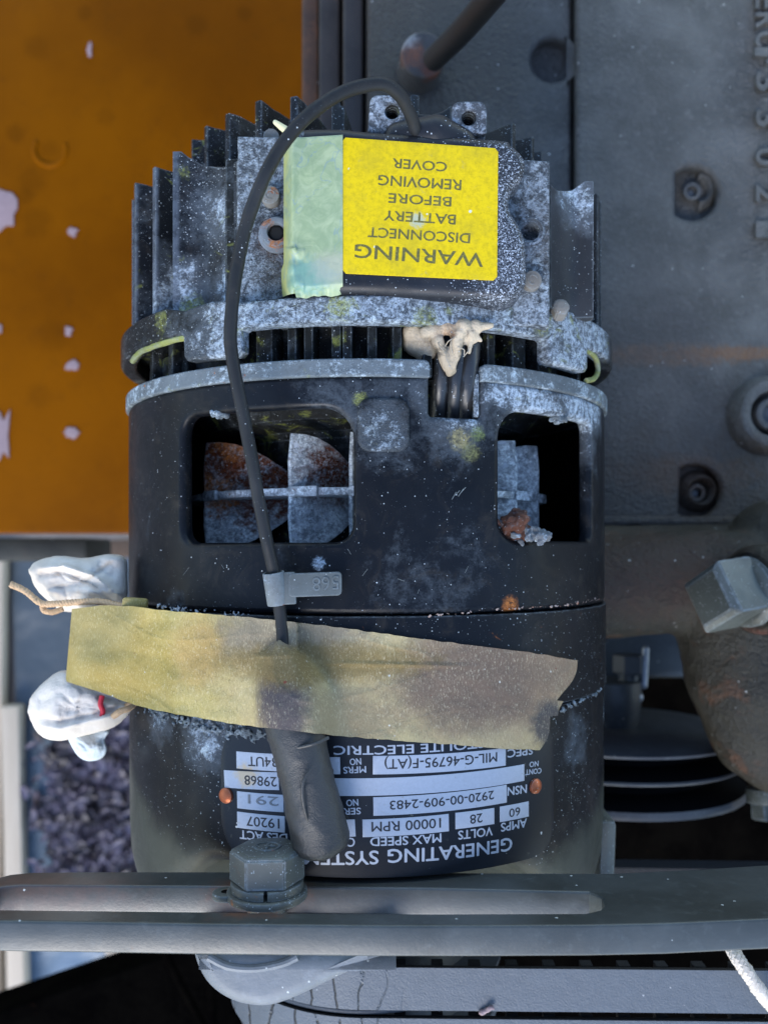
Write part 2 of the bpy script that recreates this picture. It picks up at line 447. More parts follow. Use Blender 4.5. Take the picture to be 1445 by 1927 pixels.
M_front = paint('black_front_shell_paint', ox=.03, spk=.14, extra=end_bell_extra, spots=[cyl_s(390, 1380, 10, 1, 'ox'), cyl_s(300, 1350, 8, 1, 'ox'), cyl_s(470, 1385, 7, 1, 'ox'), cyl_s(1080, 1400, 8, .6, 'ox'), cyl_s(1138, 1330, 5, 1, 'ox')])
M_rim = paint('oxidised_grey_rim', base=(.06, .07, .075), ox=.64, spk=.15, yg=.12, rough=.7, oxc=(.30, .36, .40), size=9, bump=1.2, rust=.03)
M_ring = paint('oxidised_rear_ring', base=(.004, .005, .006), ox=.18, spk=.30, yg=.3, spots=[
    (CYL(700, 580, 83), 42, 1.6, 'ox'), (CYL(900, 590, 83), 40, 1.6, 'ox'), (CYL(560, 590, 83), 28, 1.5, 'ox'), (CYL(1080, 650, 83), 26, 1.5, 'ox'),
    (CYL(640, 575, 83), 3.5, .6, YG, .9), (CYL(1020, 600, 83), 3.5, .8, YG, .8), (CYL(300, 600, 83), 3, .4, YG, 1.0), (CYL(800, 600, 83), 3, .5, YG, .9)], size=7, hd=.35)
M_plate = paint('oxidised_mounting_plate', base=(.012, .014, .018), ox=.80, spk=.2, rough=.75, oxc=(.33, .38, .43), size=9, bump=1.6, hd=.4, spots=[
    (P(515, 455, 72), 5, .7, (.12, .06, .03), .6), (P(530, 520, 72), 6, .6, (.07, .06, .05), .7), (P(1010, 440, 72), 9, .5, (.10, .09, .08), .5), (P(545, 410, 72), 12, .5, (.04, .045, .05), .5)])
def fin_extra(m, c):
    x, y, z = m.xyz(); dx = m.ma('SUBTRACT', x, XC); rr = m.ma('SQRT', m.ma('ADD', m.ma('MULTIPLY', dx, dx), m.ma('MULTIPLY', z, z)))
    k = m.ma('MULTIPLY', m.ss(rr, 77.6, 78.6), m.ss(m.noise(5, 6, .7, off=81), .3, .6)); return m.mix(m.ma('MULTIPLY', k, .7), c, (.10, .12, .15))
M_fin = paint('heat_sink_fin_paint', extra=fin_extra, base=(.005, .006, .008), ox=.24, spk=.42, yg=.18, rough=.45, size=14, spots=[
    (P(385, 400, 62), 9, .55, 'ox'), (P(320, 590, 50), 16, .8, 'ox'), (P(365, 585, 56), 4, .5, YG, .9), (P(470, 560, 62), 9, 1, 'ox'), (P(1080, 380, 60), 14, 1., 'ox'), (P(345, 330, 56), 2, .5, YG, .8), (P(490, 220, 76), 9, 1.3, 'ox')])
M_fin_clean = paint('grey_black_fin_paint', base=(.018, .019, .019), ox=.12, spk=.3, rough=.5)
M_lug = paint('oxidised_lug', base=(.02, .023, .027), ox=.72, spk=.3, rough=.7, size=7, hd=.25, oxc=(.30, .34, .39))
M_inner = paint('inner_casting', base=(.006, .007, .007), ox=.22, spk=.12, yg=.35, rough=.7, size=8)
M_cover = paint('black_rubber_cover', spec=.3, base=(.010, .011, .014), ox=.0, spk=.14, rough=.36, bump=.3, spots=[], extra=lambda m, c: m.mix(m.ma('MULTIPLY', m.ma('MAXIMUM', m.specks(.34, m.ma('MULTIPLY', m.spot(P(962, 440, 84), 12, (1, .42, 1), 1.2, .6), .5), .6), m.ma('MULTIPLY', m.spot(P(958, 460, 84), 10, (1.2, .5, 1), 1.4, .6), m.ss(m.noise(.5, 5, .8), .48, .62, 0, .55))), .9), c, (.5, .55, .62)))
M_blade = paint('rusty_fan_blade', base=(.42, .46, .50), ox=.8, spk=.25, rust=0, rough=.75, size=6, spots=[
    (P(395, 850, 35), 10, 1, RUST, 1.0), (P(490, 880, 40), 14, 1, RUST, .9), (P(470, 960, 40), 6, .9, RUST, 1.1), (P(620, 885, 48), 9, 1, RUST, .8), (P(400, 930, 36), 6, .9, RUSTL, 1.1), (P(535, 925, 40), 7, .9, RUST, .9), (P(440, 830, 36), 6, .8, RUSTL, 1.2)], hd=.25, oxc=(.62, .70, .76))
M_disc = paint('fan_disc', base=(.3, .32, .34), ox=.8, spk=.1, rust=.10, rough=.7, size=5, oxc=(.6, .65, .68))

def olive(name, a, b, rough=.5, spk=.03, rust=.05, rust_dark_spots=(), hd=.1, gr=.7, fs=.7, spec=.4):
    m = Mat(name); n1 = m.noise(28, 6, .6, .5); n2 = m.noise(3, 5, .7)
    col = m.mix(m.ss(n1, .3, .7), a, b); col = m.mix(m.ss(n2, .5, .8), col, tuple(x*1.25 for x in b))
    if rust:
        rm = m.ma('MULTIPLY', m.ss(m.noise(16, 7, .75, .7, off=21), .68-rust*.5, .82-rust*.5), .7)
        col = m.mix(rm, col, m.mix(m.noise(2, 4, off=2), (.06, .025, .012), (.15, .06, .025)))
    for c, r, sc, amt, cc in rust_dark_spots:
        col = m.mix(m.ma('MULTIPLY', m.ma('MULTIPLY', m.spot(c, r, sc, .9, .55, nsize=max(3.0, r*.45)), m.ss(m.noise(2.6, 6, .8, off=r), .3, .6, .35, 1.0)), amt), col, cc)
    if spk:
        sp = m.ma('MAXIMUM', m.specks(1.3, spk, .28), m.specks(4, spk*.4, .08, off=3)); col = m.mix(sp, col, (.5, .52, .5))
    h = m.ma('ADD', m.ma('MULTIPLY', m.noise(fs, 4, .7), gr), m.noise(4, 4, .6))
    return m.done(col, m.mv(m.noise(6, 4, .6, off=1), rough-.08, rough+.12), 0, h, hd=hd, spec=spec)
M_bar = olive('olive_grey_bar_paint', spec=.65, a=(.032, .036, .033), b=(.054, .060, .058), rough=.36, spk=.012, rust=.10, hd=.05, rust_dark_spots=[(P(480, 1695, 88), 12, (1, 1, 1), .8, (.12, .045, .02)), (P(640, 1690, 85), 14, (.5, 1, 1), .2, (.07, .05, .045)), (P(60, 1680, 85), 10, (.4, 1, 1), .7, (.10, .06, .05))])
M_bolt = paint('grey_green_bolt_paint', spec=.5, base=(.07, .074, .064), ox=.05, spk=.2, rough=.42, edge=.8, rust=.04, size=8, spots=[(P(500, 1712, 88), 5, .8, RUST, .9), (P(430, 1700, 88), 2.5, .8, RUSTL, .9)])
M_block = olive('engine_block_paint', (.048, .048, .045), (.105, .105, .10), .34, .015, .05,
    [(P(1250, 668, -70), 4.5, (.12, 1, 1), .75, (.17, .085, .035)), (P(1400, 664, -70), 2.5, (.12, 1, 1), .7, (.18, .085, .035)), (P(1400, 930, -70), 22, (.7, 1, 1), .8, (.075, .045, .02)), (P(1200, 790, -70), 40, (1, .7, 1), .6, (.035, .032, .035)),
     (P(1180, 960, -70), 30, (.7, 1, 1), .6, (.045, .03, .02)), (P(1290, 895, -70), 8, (.3, 1, 1), .5, (.12, .06, .03)), (P(740, 100, -74), 60, (1.2, .8, 0), .97, (.016, .013, .011)), (P(900, 40, -74), 30, (1, .8, 0), .8, (.025, .022, .02)), (P(1000, 420, -74), 60, (1, .35, 0), .5, (.02, .02, .022)), (P(640, 90, -90), 40, (1.2, .3, 1), .85, (.028, .022, .018))], hd=.8, fs=1.8, gr=1.8)  # besides rust, darker patches along the top and left of the block
M_olive_cast = olive('olive_brown_casting', (.012, .0105, .007), (.030, .027, .018), .45, .04, .25, [(P(1200, 1060, -30), 22, (.6, 1, 1), .6, (.05, .022, .015)), (P(1400, 1215, -10), 7, (.5, 1, 1), .9, (.09, .03, .02))], hd=.7, fs=1.8, gr=1.8)
M_plug = paint('grey_plug_paint', spec=.5, base=(.062, .07, .062), ox=.04, spk=.35, rough=.34, edge=1.0, bump=.8, size=9)
M_crust = paint('white_sealant_crust', base=(.55, .58, .6), ox=.8, spk=.1, rough=.8, oxc=(.55, .6, .65))
M_pulley = olive('grey_pulley', (.05, .055, .065), (.08, .09, .10), .4, .02, .03)
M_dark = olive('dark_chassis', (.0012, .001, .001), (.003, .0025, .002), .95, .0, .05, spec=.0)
M_steel = paint('dull_screw', base=(.12, .11, .095), ox=.3, spk=.1, rough=.5, rust=.06, size=4)
M_screw_rust = paint('rusty_socket_screw', base=(.10, .11, .12), ox=.35, spk=.1, rough=.55, rust=0, size=5, spots=[(P(497, 415, 74), 2.0, .95, RUSTL, .9), (P(520, 455, 74), 1.8, .95, RUSTL, .9), (P(540, 445, 74), 2, .9, RUST, .9)])
def plain(name, c, rough=.5, metal=0, n=.15, size=2, hd=.05, spec=.5):
    m = Mat(name); f = m.noise(size, 5, .7)
    return m.done(m.mix(f, tuple(x*(1-n*2) for x in c), tuple(min(1, x*(1+n*2)) for x in c)), rough, metal, f, hd=hd, spec=spec)
M_black = plain('black_void', (.003, .003, .003), .8)
M_rivet = paint('copper_rivet', base=(.30, .09, .04), ox=.12, spk=.1, rough=.4, metal=.7, oxc=(.45, .3, .22), size=3)

# ------------------------------------------------------------------ the setting: ground, leaf litter
GZ = -640
m = Mat('ground'); n = m.noise(60, 7, .7)
M_ground = m.done(m.mix(n, (.10, .085, .075), (.28, .25, .23)), .9, 0, n, hd=4)
g = 9000
obj('ground', ([(-g, -g, GZ), (g, -g, GZ), (g, g, GZ), (-g, g, GZ)], [(0, 1, 2, 3)]), M_ground, kind='structure', smooth=0)
m = Mat('blue_grey_sheet'); n = m.noise(50, 6, .65, .6); x, y, z = m.xyz()
c = m.mix(n, (.10, .15, .19), (.20, .27, .36))
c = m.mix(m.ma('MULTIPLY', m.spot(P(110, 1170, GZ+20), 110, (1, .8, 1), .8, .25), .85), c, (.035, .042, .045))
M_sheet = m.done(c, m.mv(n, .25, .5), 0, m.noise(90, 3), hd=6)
def gp(px, py, z): p = P(px, py, z); return (p.x, p.y)
poly = [gp(22, 1040, GZ+8), gp(300, 1040, GZ+8), gp(300, 1990, GZ+8), gp(52, 1990, GZ+8)][::-1]
bm = plate(densify(poly, 12), th=6, bev=1, cut=14)
for v in bm.verts: v.co.z += GZ+4+4*nz(v.co.x, v.co.y, 0, .02)
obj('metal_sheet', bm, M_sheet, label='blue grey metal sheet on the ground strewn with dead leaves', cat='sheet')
# planks
M_wood_pale = None
def wood(name, a, b, size=8):
    m = Mat(name); f = m.noise(size, 6, .7, .5, sc=(1, .08, 1)); return m.done(m.mix(f, a, b), .85, 0, f, hd=.8)
M_wood_pale = wood('pale_wood', (.40, .31, .22), (.60, .50, .39)); M_wood_brown = wood('brown_wood', (.30, .20, .14), (.5, .36, .27))
def plank(px0, px1, py0, py1, mat, z, label, slant=0):
    k = (CAMH-z)/FPX; w_ = (px1-px0)*k; l = (py1-py0)*k; c = P((px0+px1)/2, (py0+py1)/2, z)
    obj('plank', box((c.x, c.y, z-9), (w_, l, 18), 2, rot=Matrix.Rotation(slant, 3, 'Z')), mat, label=label, cat='plank', group='boards lying on the ground')
plank(-70, 2, 1040, 1990, M_wood_pale, GZ+22, 'pale weathered board on the ground along the left picture edge', R_(-.6))
plank(8, 42, 1330, 1990, M_wood_pale, GZ+34, 'narrow pale board beside the blue grey sheet below the slotted bar', R_(1.2))
plank(200, 234, 1700, 1990, M_wood_pale, GZ+26, 'pale board end on the right side of the blue grey sheet', R_(3))
plank(236, 330, 1700, 1990, M_wood_brown, GZ+20, 'brown board partly hidden by the black frame rail', R_(3))
plank(160, 262, 1016, 1050, wood('shaded_wood', (.05, .03, .02), (.14, .09, .06)), GZ+60, 'short brown board in shade under the orange panel', R_(2))
# leaf litter: curled chips
m = Mat('leaf_litter'); n = m.noise(24, 6, .7)
M_leaf = m.done(m.mix(m.ss(n, .38, .64), (.018, .012, .015), (.12, .10, .14)), .45, 0, m.noise(3, 3), hd=.4)
bm = bmesh.new(); rnd = random.Random(3)
for i in range(3800):
    px = 40+220*rnd.random()**.75; py = 1290+380*rnd.random()
    if px < 95+40*nz(py, 3, 1, .012)+25*nz(py, px, 5, .06) and rnd.random() < .93: continue
    if py < 1330+35*nz(px, 2, 2, .03): continue
    c = P(px, py, GZ+14+20*rnd.random()); a = rnd.random()*PI*2; L = 5+17*rnd.random()**2; W = L*(.18+.3*rnd.random())
    ux = Vector((math.cos(a), math.sin(a), rnd.uniform(-.25, .25))).normalized(); uy = Vector((0, 0, 1)).cross(ux).normalized(); up = ux.cross(uy); cu = rnd.uniform(1, 4)
    rows = []
    for t, ww in ((-1, .15), (-.4, 1), (.4, .9), (1, .1)):
        rows.append([bm.verts.new(c+ux*L*t*.5+uy*W*ww*.5*s_+up*(cu*(t*t)*.5+(abs(s_))*cu*.4)) for s_ in (-1, 0, 1)])
    for a_, b_ in zip(rows, rows[1:]):
        for k in range(2): bm.faces.new([a_[k], a_[k+1], b_[k+1], b_[k]])
obj('leaf_litter', bm, M_leaf, kind='stuff', label='purplish brown dead leaves heaped on the blue grey sheet', cat='leaf litter')

# orange panel
OZ = -300
def orange_extra():
    m = Mat('orange_paint'); n = m.noise(160, 5, .6)
    c = m.mix(m.ss(n, .3, .7), (.105, .030, 0), (.165, .050, 0))
    for (a, b, r, k) in ((95, 280, 6, .3), (30, 250, 6, .5), (70, 420, 10, .4), (70, 90, 8, .35), (370, 48, 7, .4), (60, 340, 9, .35), (160, 25, 5, .4), (50, 370, 5, .4), (100, 630, 10, .3), (75, 745, 8, .3), (460, 25, 5, .4), (200, 220, 6, .3)):
        c = m.mix(m.ma('MULTIPLY', m.spot(P(a, b, OZ), r, (1, 1, 1), .9, .5), k*.55), c, (.03, .009, .0))
    sc_ = m.ma('ABSOLUTE', m.ma('SUBTRACT', m.noise(60, 5, .6, .4, off=5), .5)); c = m.mix(m.ma('MULTIPLY', m.ss(sc_, .006, .001), .22), c, (.07, .025, .002))
    c = m.mix(m.ma('MULTIPLY', m.ss(m.noise(26, 7, .75, off=15), .55, .75), .35), c, (.07, .022, .002))
    return m.done(c, .42, 0, m.noise(40, 3), hd=.5, spec=.03)
M_orange = orange_extra()
tp = thing('orange_panel', P(280, 500, OZ), 'smooth orange painted panel behind the left side of the alternator', 'panel')
a = P(-260, 1004, OZ); b = P(572, -160, OZ)
obj('panel', box(((a.x+b.x)/2, (a.y+b.y)/2, OZ-8), (b.x-a.x, b.y-a.y, 16), 3), M_orange, tp)
c = P(95, 282, OZ); obj('dimple_ring', lathe([(8.5, -.5), (9.5, 1.2), (11, 1.6), (12.5, 1.0), (13.5, -.5)], c, (0, 0, 1), 40, a0=R_(150), a1=R_(380)), M_orange, tp)
# thin pale patches lying on it
M_pale_pink = plain('pale_pink', (.25, .175, .18), .6)
for k, (px, py, rx, ry, lab) in enumerate(((170, 96, 5, 12, 'small pale patch near the top of the orange panel'), (6, 392, 24, 30, 'large pale square patch at the left edge of the orange panel'), (137, 436, 10, 8, 'round pale patch left of the tallest heat sink fins on the orange panel'),
      (130, 623, 8, 9, 'small round pale patch level with the rear ring on the orange panel'), (137, 690, 13, 9, 'oval pale patch just above the level of the grey rim on the orange panel'), (135, 814, 14, 10, 'lowest oval pale patch on the orange panel'), (5, 820, 18, 46, 'tall pale strip at the left edge low on the orange panel'), (0, 620, 6, 10, 'tiny pale patch at the left picture edge of the orange panel'))):
    c = P(px, py, OZ+.5); q = (CAMH-OZ)/FPX; N = 14; sq = k in (1, 6)
    pts = []
    for i in range(N):
        aa = 2*PI*i/N; e = 1+.8*nz(math.cos(aa)*1.4+k*7, math.sin(aa)*1.4, k)
        ca, sa = math.cos(aa), math.sin(aa)
        if sq: mxx = max(abs(ca), abs(sa)); ca, sa = ca/mxx, sa/mxx
        pts.append((c.x+rx*q*ca*e, c.y+ry*q*sa*e))
    bm = plate(pts, th=1.0, bev=.2)
    for v in bm.verts: v.co.z += OZ+.2
    obj('pale_bit', bm, M_pale_pink, label=lab, cat='flake', group='pale patches on the orange panel')

# dark beam under the orange panel and black frame rail bottom left
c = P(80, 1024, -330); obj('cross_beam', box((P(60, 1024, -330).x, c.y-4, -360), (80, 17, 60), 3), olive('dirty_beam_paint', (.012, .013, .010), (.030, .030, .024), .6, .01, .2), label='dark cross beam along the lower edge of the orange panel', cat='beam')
tr = thing('frame_rail', P(150, 1900, -380), 'black chassis frame rail crossing the lower left corner', 'frame rail')
def quadprism(pts, z0, z1, bev=2):
    bm = plate(pts, th=abs(z1-z0), bev=bev)
    for v in bm.verts: v.co.z += min(z0, z1)
    return bm
pts = [gp(-120, 1946, -260), gp(330, 1794, -260), gp(900, 1700, -260), gp(1700, 1700, -260), gp(1700, 2300, -260), gp(-120, 2300, -260)]
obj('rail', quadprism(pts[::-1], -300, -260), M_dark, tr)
obj('hose', tube([P(310, 1790, -200), P(345, 1860, -200), P(400, 1960, -200)], 2.2), M_dark, tr)
obj('hose', tube([P(405, 1780, -190), P(398, 1850, -190), P(403, 1960, -190)], 2.6), M_dark, tr)
# dark engine bay floor on the right
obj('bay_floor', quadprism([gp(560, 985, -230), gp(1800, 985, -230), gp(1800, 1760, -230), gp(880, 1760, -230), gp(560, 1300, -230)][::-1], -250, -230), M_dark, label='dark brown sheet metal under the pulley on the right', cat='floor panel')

# ------------------------------------------------------------------ engine block
BZ = -70
tb = thing('engine_block', P(1250, 500, BZ-60), 'grey painted engine block side with cast numbers and socket plugs', 'engine')
def bpoly(pl, z, d, mat=M_block, name='cast_face', bev=1.5, **k):
    return obj(name, quadprism([gp(a, b, z) for a, b in pl][::-1], z-d, z, bev), mat, tb, **k)
M_ribd = olive('brown_dirty_paint', (.016, .013, .012), (.035, .028, .025), .55, .0, .15)
def arc_px(cx, cy, r, a0, a1, n=26): return [(cx+r*math.cos(R_(a0+(a1-a0)*i/n)), cy+r*math.sin(R_(a0+(a1-a0)*i/n))) for i in range(n+1)]
def recessed_face(pl, holes, z):
    bm = plate(densify(zp(pl, z), 8), [zp(h, z) for h in holes], th=8, bev=2.2, res=4)
    for v in bm.verts: v.co.z += z-8
    return obj('cast_face', bm, M_block, tb)
def zp(pl, z): return [gp(a, b, z) for a, b in pl][::-1]
recessed_face([(1084, -260), (1950, -260), (1950, 990), (1084, 990)], [arc_px(1302, 362, 50, -128, 128), arc_px(1306, 925, 50, -120, 125)], BZ)
recessed_face([(690, -260), (1075, -260), (1075, 988), (690, 988)], [arc_px(1040, 112, 40, 40, 330)], BZ-4)
bpoly([(1084, -260), (1950, -260), (1950, 992), (1084, 992)], BZ-7.5, 110, name='cast_core')
bpoly([(692, -260), (1078, -260), (1078, 990), (692, 990)], BZ-10, 110, name='cast_core')
bpoly([(645, -260), (684, -260), (684, 600), (645, 600)], BZ-14, 80, name='rib', mat=M_ribd)
bpoly([(600, -260), (640, -260), (640, 600), (600, 600)], BZ-40, 60, name='rib', mat=M_ribd)
bpoly([(568, -260), (600, -260), (600, 600), (568, 600)], BZ-55, 60, name='rib', mat=olive('rusty_edge', (.035, .018, .010), (.07, .035, .018), .5, .02, .4))
q = (CAMH-BZ)/FPX
# lower lip of the block
c = P(1400, 985, BZ); obj('lower_flange', box((c.x, c.y+1, BZ+1), (210, 4, 8), 1.2), M_block, tb)
# D shaped boss with a socket plug
def recess_ring(px, py, r_px, z=BZ, a0=0, a1=360, h=3.2, w_=3.0, name='boss'):
    c = P(px, py, z); r = r_px*q
    return obj(name, lathe([(r-w_, -.4), (r-w_*.7, h*.7), (r-w_*.2, h), (r+w_*.5, h*.6), (r+w_*1.3, -.4)], c, (0, 0, 1), 48, a0=R_(a0), a1=R_(a1)), M_block, tb)
def socket_plug(px, py, r_px, z=BZ, h=2.0):
    c = P(px, py, z); r = r_px*q
    p = obj('socket_plug', rlathe([(0.01, -3), (r*.52, -3), (r*.56, h), (r, h), (r*1.02, -1)], .5, c=c, d=(0, 0, 1), seg=40), M_block, tb)
    obj('socket', hexhead(c+Vector((0, 0, -3)), (0, 0, 1), r*.9, 2.2, .3), M_pulley, p)
recess_ring(1306, 362, 29, z=BZ-7.5, a0=-85, a1=85, h=5, w_=2.4)
socket_plug(1300, 362, 17, z=BZ-4, h=1.5)
recess_ring(1310, 925, 28, z=BZ-7.5, h=6, w_=2.4); socket_plug(1308, 928, 16, z=BZ-4)
c = P(1440, 783, BZ); obj('boss', rlathe([(0.01, 0), (9.0, 0), (9.6, 8.5), (14, 8.5), (16.5, 3), (17.5, -1)], 1.2, c=c, d=(0, 0, 1), seg=56), M_block, tb)
pl = obj('socket_plug', rlathe([(3.8, 1), (4.2, 7), (6.8, 7), (7.4, 1)], .6, c=c, d=(0, 0, 1), seg=40), M_block, tb)
obj('socket', hexhead(c+Vector((0, 0, 1)), (0, 0, 1), 7.5, 2, .3), M_pulley, pl)
# rust marked boss round the tube
M_bossr = olive('rusty_boss', (.03, .03, .03), (.055, .05, .048), .6, .05, .1, [(P(775, 105, -60), 5, (1, 1, 1), .95, (.16, .06, .03)), (P(810, 135, -60), 4, (1, 1, 1), .9, (.10, .03, .015)), (P(765, 80, -60), 4.5, (1, 1, 1), .8, (.30, .30, .29))])
c = P(795, 110, -62); obj('tube_boss', rlathe([(0.01, 4), (8.5, 4), (9.3, 3), (9.8, -8), (10.5, -14)], .8, c=c, d=(.05, -.12, 1), seg=48), M_bossr, tb)
# cast numbers, read downwards, tops towards the right
items = []
fnb = lambda x, y, z: Vector((x, y, BZ-.15+z))
for ch, cy, hh in (('E', 10, 24), ('R', 45, 26), ('C', 80, 26), ('1', 104, 14), ('3', 160, 32), ('3', 228, 30), ('0', 300, 30), ('2', 368, 30), ('1', 436, 28)):
    a, b = P(1434+hh*.15, cy-hh*.5, BZ), P(1434+hh*.15, cy+hh*.5, BZ)
    items.append((ch, (a.x, a.y), (b.x, b.y), 9.5))
items.append(('-', tuple(P(1434, 118, BZ).xy), tuple(P(1434, 126, BZ).xy), 3))
V, F = letters(items, fnb, th=3, bold=.03)
obj('cast_lettering', (V, F), M_block, tb, smooth=0)

# oil tube (a pipe of its own, pushed into the block)
obj('dipstick_tube', tube([P(815, 112, -50), P(872, 55, -25), P(935, -20, 5), P(1010, -110, 30)], 4.6, seg=24), plain('black_tube', (.012, .011, .010), .45), label='black tube rising from the rusty boss at the top of the engine block', cat='tube')

# ------------------------------------------------------------------ olive casting, plug, pulley on the right
tc = thing('pump_casting', P(1350, 1200, -60), 'olive brown cast housing right of the alternator below the engine block', 'casting')
b = blob([(P(1120, 1108, -52), 21, P(1330, 1090, -48), 21), (P(1120, 1065, -60), 17, P(1420, 1060, -60), 17), (P(1375, 1110, -45), 24, P(1420, 1260, -48), 28), (P(1420, 1260, -48), 28, P(1440, 1370, -55), 23),
          (P(1440, 1370, -55), 22, P(1465, 1440, -60), 14), (P(1460, 1030, -50), 20, P(1560, 1300, -50), 34), (P(1560, 1300, -50), 34, P(1560, 1400, -55), 25)], vox=1.6, sm=8, disp=.5, dsc=.12)
obj('housing', b, M_olive_cast, tc)
pc = P(1402, 1114, -10)
ax = Vector((-.90, -.10, .42)).normalized()
obj('plug_boss', rlathe([(0.01, -12), (16, -12), (16.5, 2), (14.5, 5.5), (9, 5.5)], 1.6, c=pc-ax*7, d=ax, seg=48), M_olive_cast, tc)
b = blob([(pc+Vector((2*math.cos(t)-1, 11*math.sin(t), 11*math.cos(t)*.8))-ax*2, 1.5+.5*math.sin(5*t)) for t in [i*.12 for i in range(0, 22)]], vox=.5, disp=.8, dsc=.5)
obj('sealant_bead', b, M_crust, tc)
tpg = thing('square_plug', pc, 'large grey square headed pipe plug screwed into the olive casting', 'plug')
obj('plug_head', evald(join(hexhead(pc+ax*1, ax, 19.5, 17, 3.0, n=4, rot=R_(70))), [('BEVEL', dict(width=.9, segments=3, limit_method='ANGLE', angle_limit=R_(20)))]), M_plug, tpg)
th_prof = []
for i in range(5): th_prof += [(11.6, -7+i*2), (12.8, -6+i*2)]
obj('thread', lathe([(0.01, -8)]+th_prof+[(11.5, 3.2), (10, 4), (0.01, 4)], pc-ax*1, ax, 48), M_plug, tpg)
# small hex screw low on the casting
c = P(1440, 1475, -62); ts = thing('hex_screw', c, 'small grey hex screw at the right picture edge under the olive casting', 'screw')
obj('collar', rlathe([(0.01, 0), (8, 0), (8, 6), (0.01, 6)], .8, c=c+Vector((0, -2, 0)), d=(0, -1, .15), seg=32), M_plug, ts)
obj('hex_head', hexhead(c+Vector((0, -8, 0)), (0, -1, .15), 11, 7), M_plug, ts)
# fan pulley (axis along Y)
PC = Vector((P(1150, 1400, -112).x, 0, -112)); 
tpu = thing('fan_pulley', (PC.x, -96, -170), 'dark grey two groove pulley without a belt right of the alternator', 'pulley')
pr = [(0.01, -83), (30, -83), (32, -84), (57, -84), (59, -85), (59, -86), (45, -88.5), (45, -92), (58.6, -95.6), (59.2, -96.4), (58.6, -97.2), (45, -100), (45, -104), (59.6, -107.6), (60.3, -109.5), (60, -111), (45, -113), (0.01, -113)]
M_groove = plain('groove_shade', (.004, .004, .005), .8, spec=.1)  # near-black colour paints the shade between the rims into the grooves
bm = lathe([(r, -h) for r, h in pr], Vector((PC.x, 0, PC.z)), (0, -1, 0), 96)
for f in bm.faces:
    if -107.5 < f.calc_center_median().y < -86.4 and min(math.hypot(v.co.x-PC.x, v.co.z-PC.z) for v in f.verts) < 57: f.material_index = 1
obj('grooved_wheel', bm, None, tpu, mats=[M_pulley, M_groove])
obj('hub', rlathe([(0.01, 84), (12, 84), (14, 70), (14, 62), (0.01, 62)], .8, c=Vector((PC.x, 0, PC.z)), d=(0, -1, 0), seg=40), M_pulley, tpu)
# engine plate behind
c = P(1215, 1270, -150); obj('timing_cover', box((c.x+15, -38, -176), (190, 60, 40), 5), M_pulley, label='blue grey flat cover in shade between alternator and olive casting', cat='cover')
tbk = thing('stay_bolt', P(1180, 1270, -110), 'blurred dark bolt beside a bright metal clip right of the alternator', 'bolt')
c = P(1182, 1232, -110)
obj('hex_head', hexhead(c, (0, -1, 0), 13, 9), M_pulley, tbk); obj('shank', rlathe([(0.01, 9), (5, 9), (5, 19), (0.01, 19)], .8, c=c, d=(0, -1, 0), seg=24), M_pulley, tbk)
M_bright = plain('bright_metal', (.5, .55, .62), .35, .4)
obj('clip', blob([(P(1214, 1222, -108), 1.8, P(1211, 1290, -108), 1.8), (P(1199, 1312, -106), 2.8)], vox=.5), M_bright, tbk)

# ------------------------------------------------------------------ ALTERNATOR
alt = thing('alternator', (XC, 0, -RH), 'black alternator with corroded heat sink fins, vent windows and an upside down nameplate', 'alternator')
HALF = PI*RH
Y_RIM, Y_S1, Y_S2, Y_F = 49.3, -16.9, -43.7, -92
# fan housing with its vent windows and the wire notch
def hole(pl, r=None): return pl
wl0 = SY(343, 895)[0]; wl1 = SY(665, 895)[0]; wr0 = SY(940, 895)[0]; wr1 = SY(1112, 895)[0]
yt1 = CYL(560, 768).y; yb1 = CYL(560, 1021).y
win_l = densify(rrect(wl0, yb1, wl1, yt1, (8, 5, 5, 5)), 2)
yt2 = CYL(1000, 775).y; yb2 = CYL(1000, 1018).y
win_r = densify(rrect(wr0, yb2, wr1, yt2, (3, 8, 6, 2.5)), 2)
n0, n1 = SY(808, 730)[0], SY(905, 730)[0]; yn = CYL(850, 785).y
outl = [(-HALF, Y_S1+.15), (HALF, Y_S1+.15), (HALF, Y_RIM-4.2), (n1+.4, Y_RIM-4.2), (n1, yn+.8), (n1-.5, yn), (n0+.5, yn), (n0, yn+.8), (n0, Y_RIM-4.2), (-HALF, Y_RIM-4.2)]
bm = shell(densify(outl, 3), [win_l, win_r], RH, 4.2, 1.5)
fh = obj('fan_housing', bm, M_fan_house, alt, label='smooth black ring with two vent windows')
rs2 = random.Random(9); bms = []
for k in range(4):
    a = CYL(850+k*6, 940-k*3-(k%2)*5, RH+.02); b_ = CYL(858+k*6+(k%3), 926-k*3, RH+.02); bms.append(tube([a, (a+b_)/2, b_], .075, seg=5, n=3))
for k in range(9):
    px, py = rs2.uniform(340, 1100), rs2.uniform(1035, 1130); a = CYL(px, py, RH+.02); b_ = CYL(px+rs2.uniform(-14, 14), py+rs2.uniform(-18, 18), RH+.02); bms.append(tube([a, (a+b_)/2, b_], .04, seg=5, n=3))
obj('scratch', join(*bms), plain('scratched_metal', (.2, .22, .21), .5), alt, kind='stuff')
# raised square boss
a, b_ = SY(673, 850), SY(770, 750)
obj('square_boss', plate(densify(rrect(a[0], a[1], b_[0], b_[1], 3.2), 1.5), th=1.6, bev=.9, cut=2, fn=lambda x, y, z: wrap(x, y, RH-.6+z+.12*nz(x, y, 0, .6))), paint('boss_paint', ox=.12, spk=.12, yg=.12, spots=[cyl_s(720, 800, 8, .9, 'ox')], hd=.4, bump=2.0), alt)
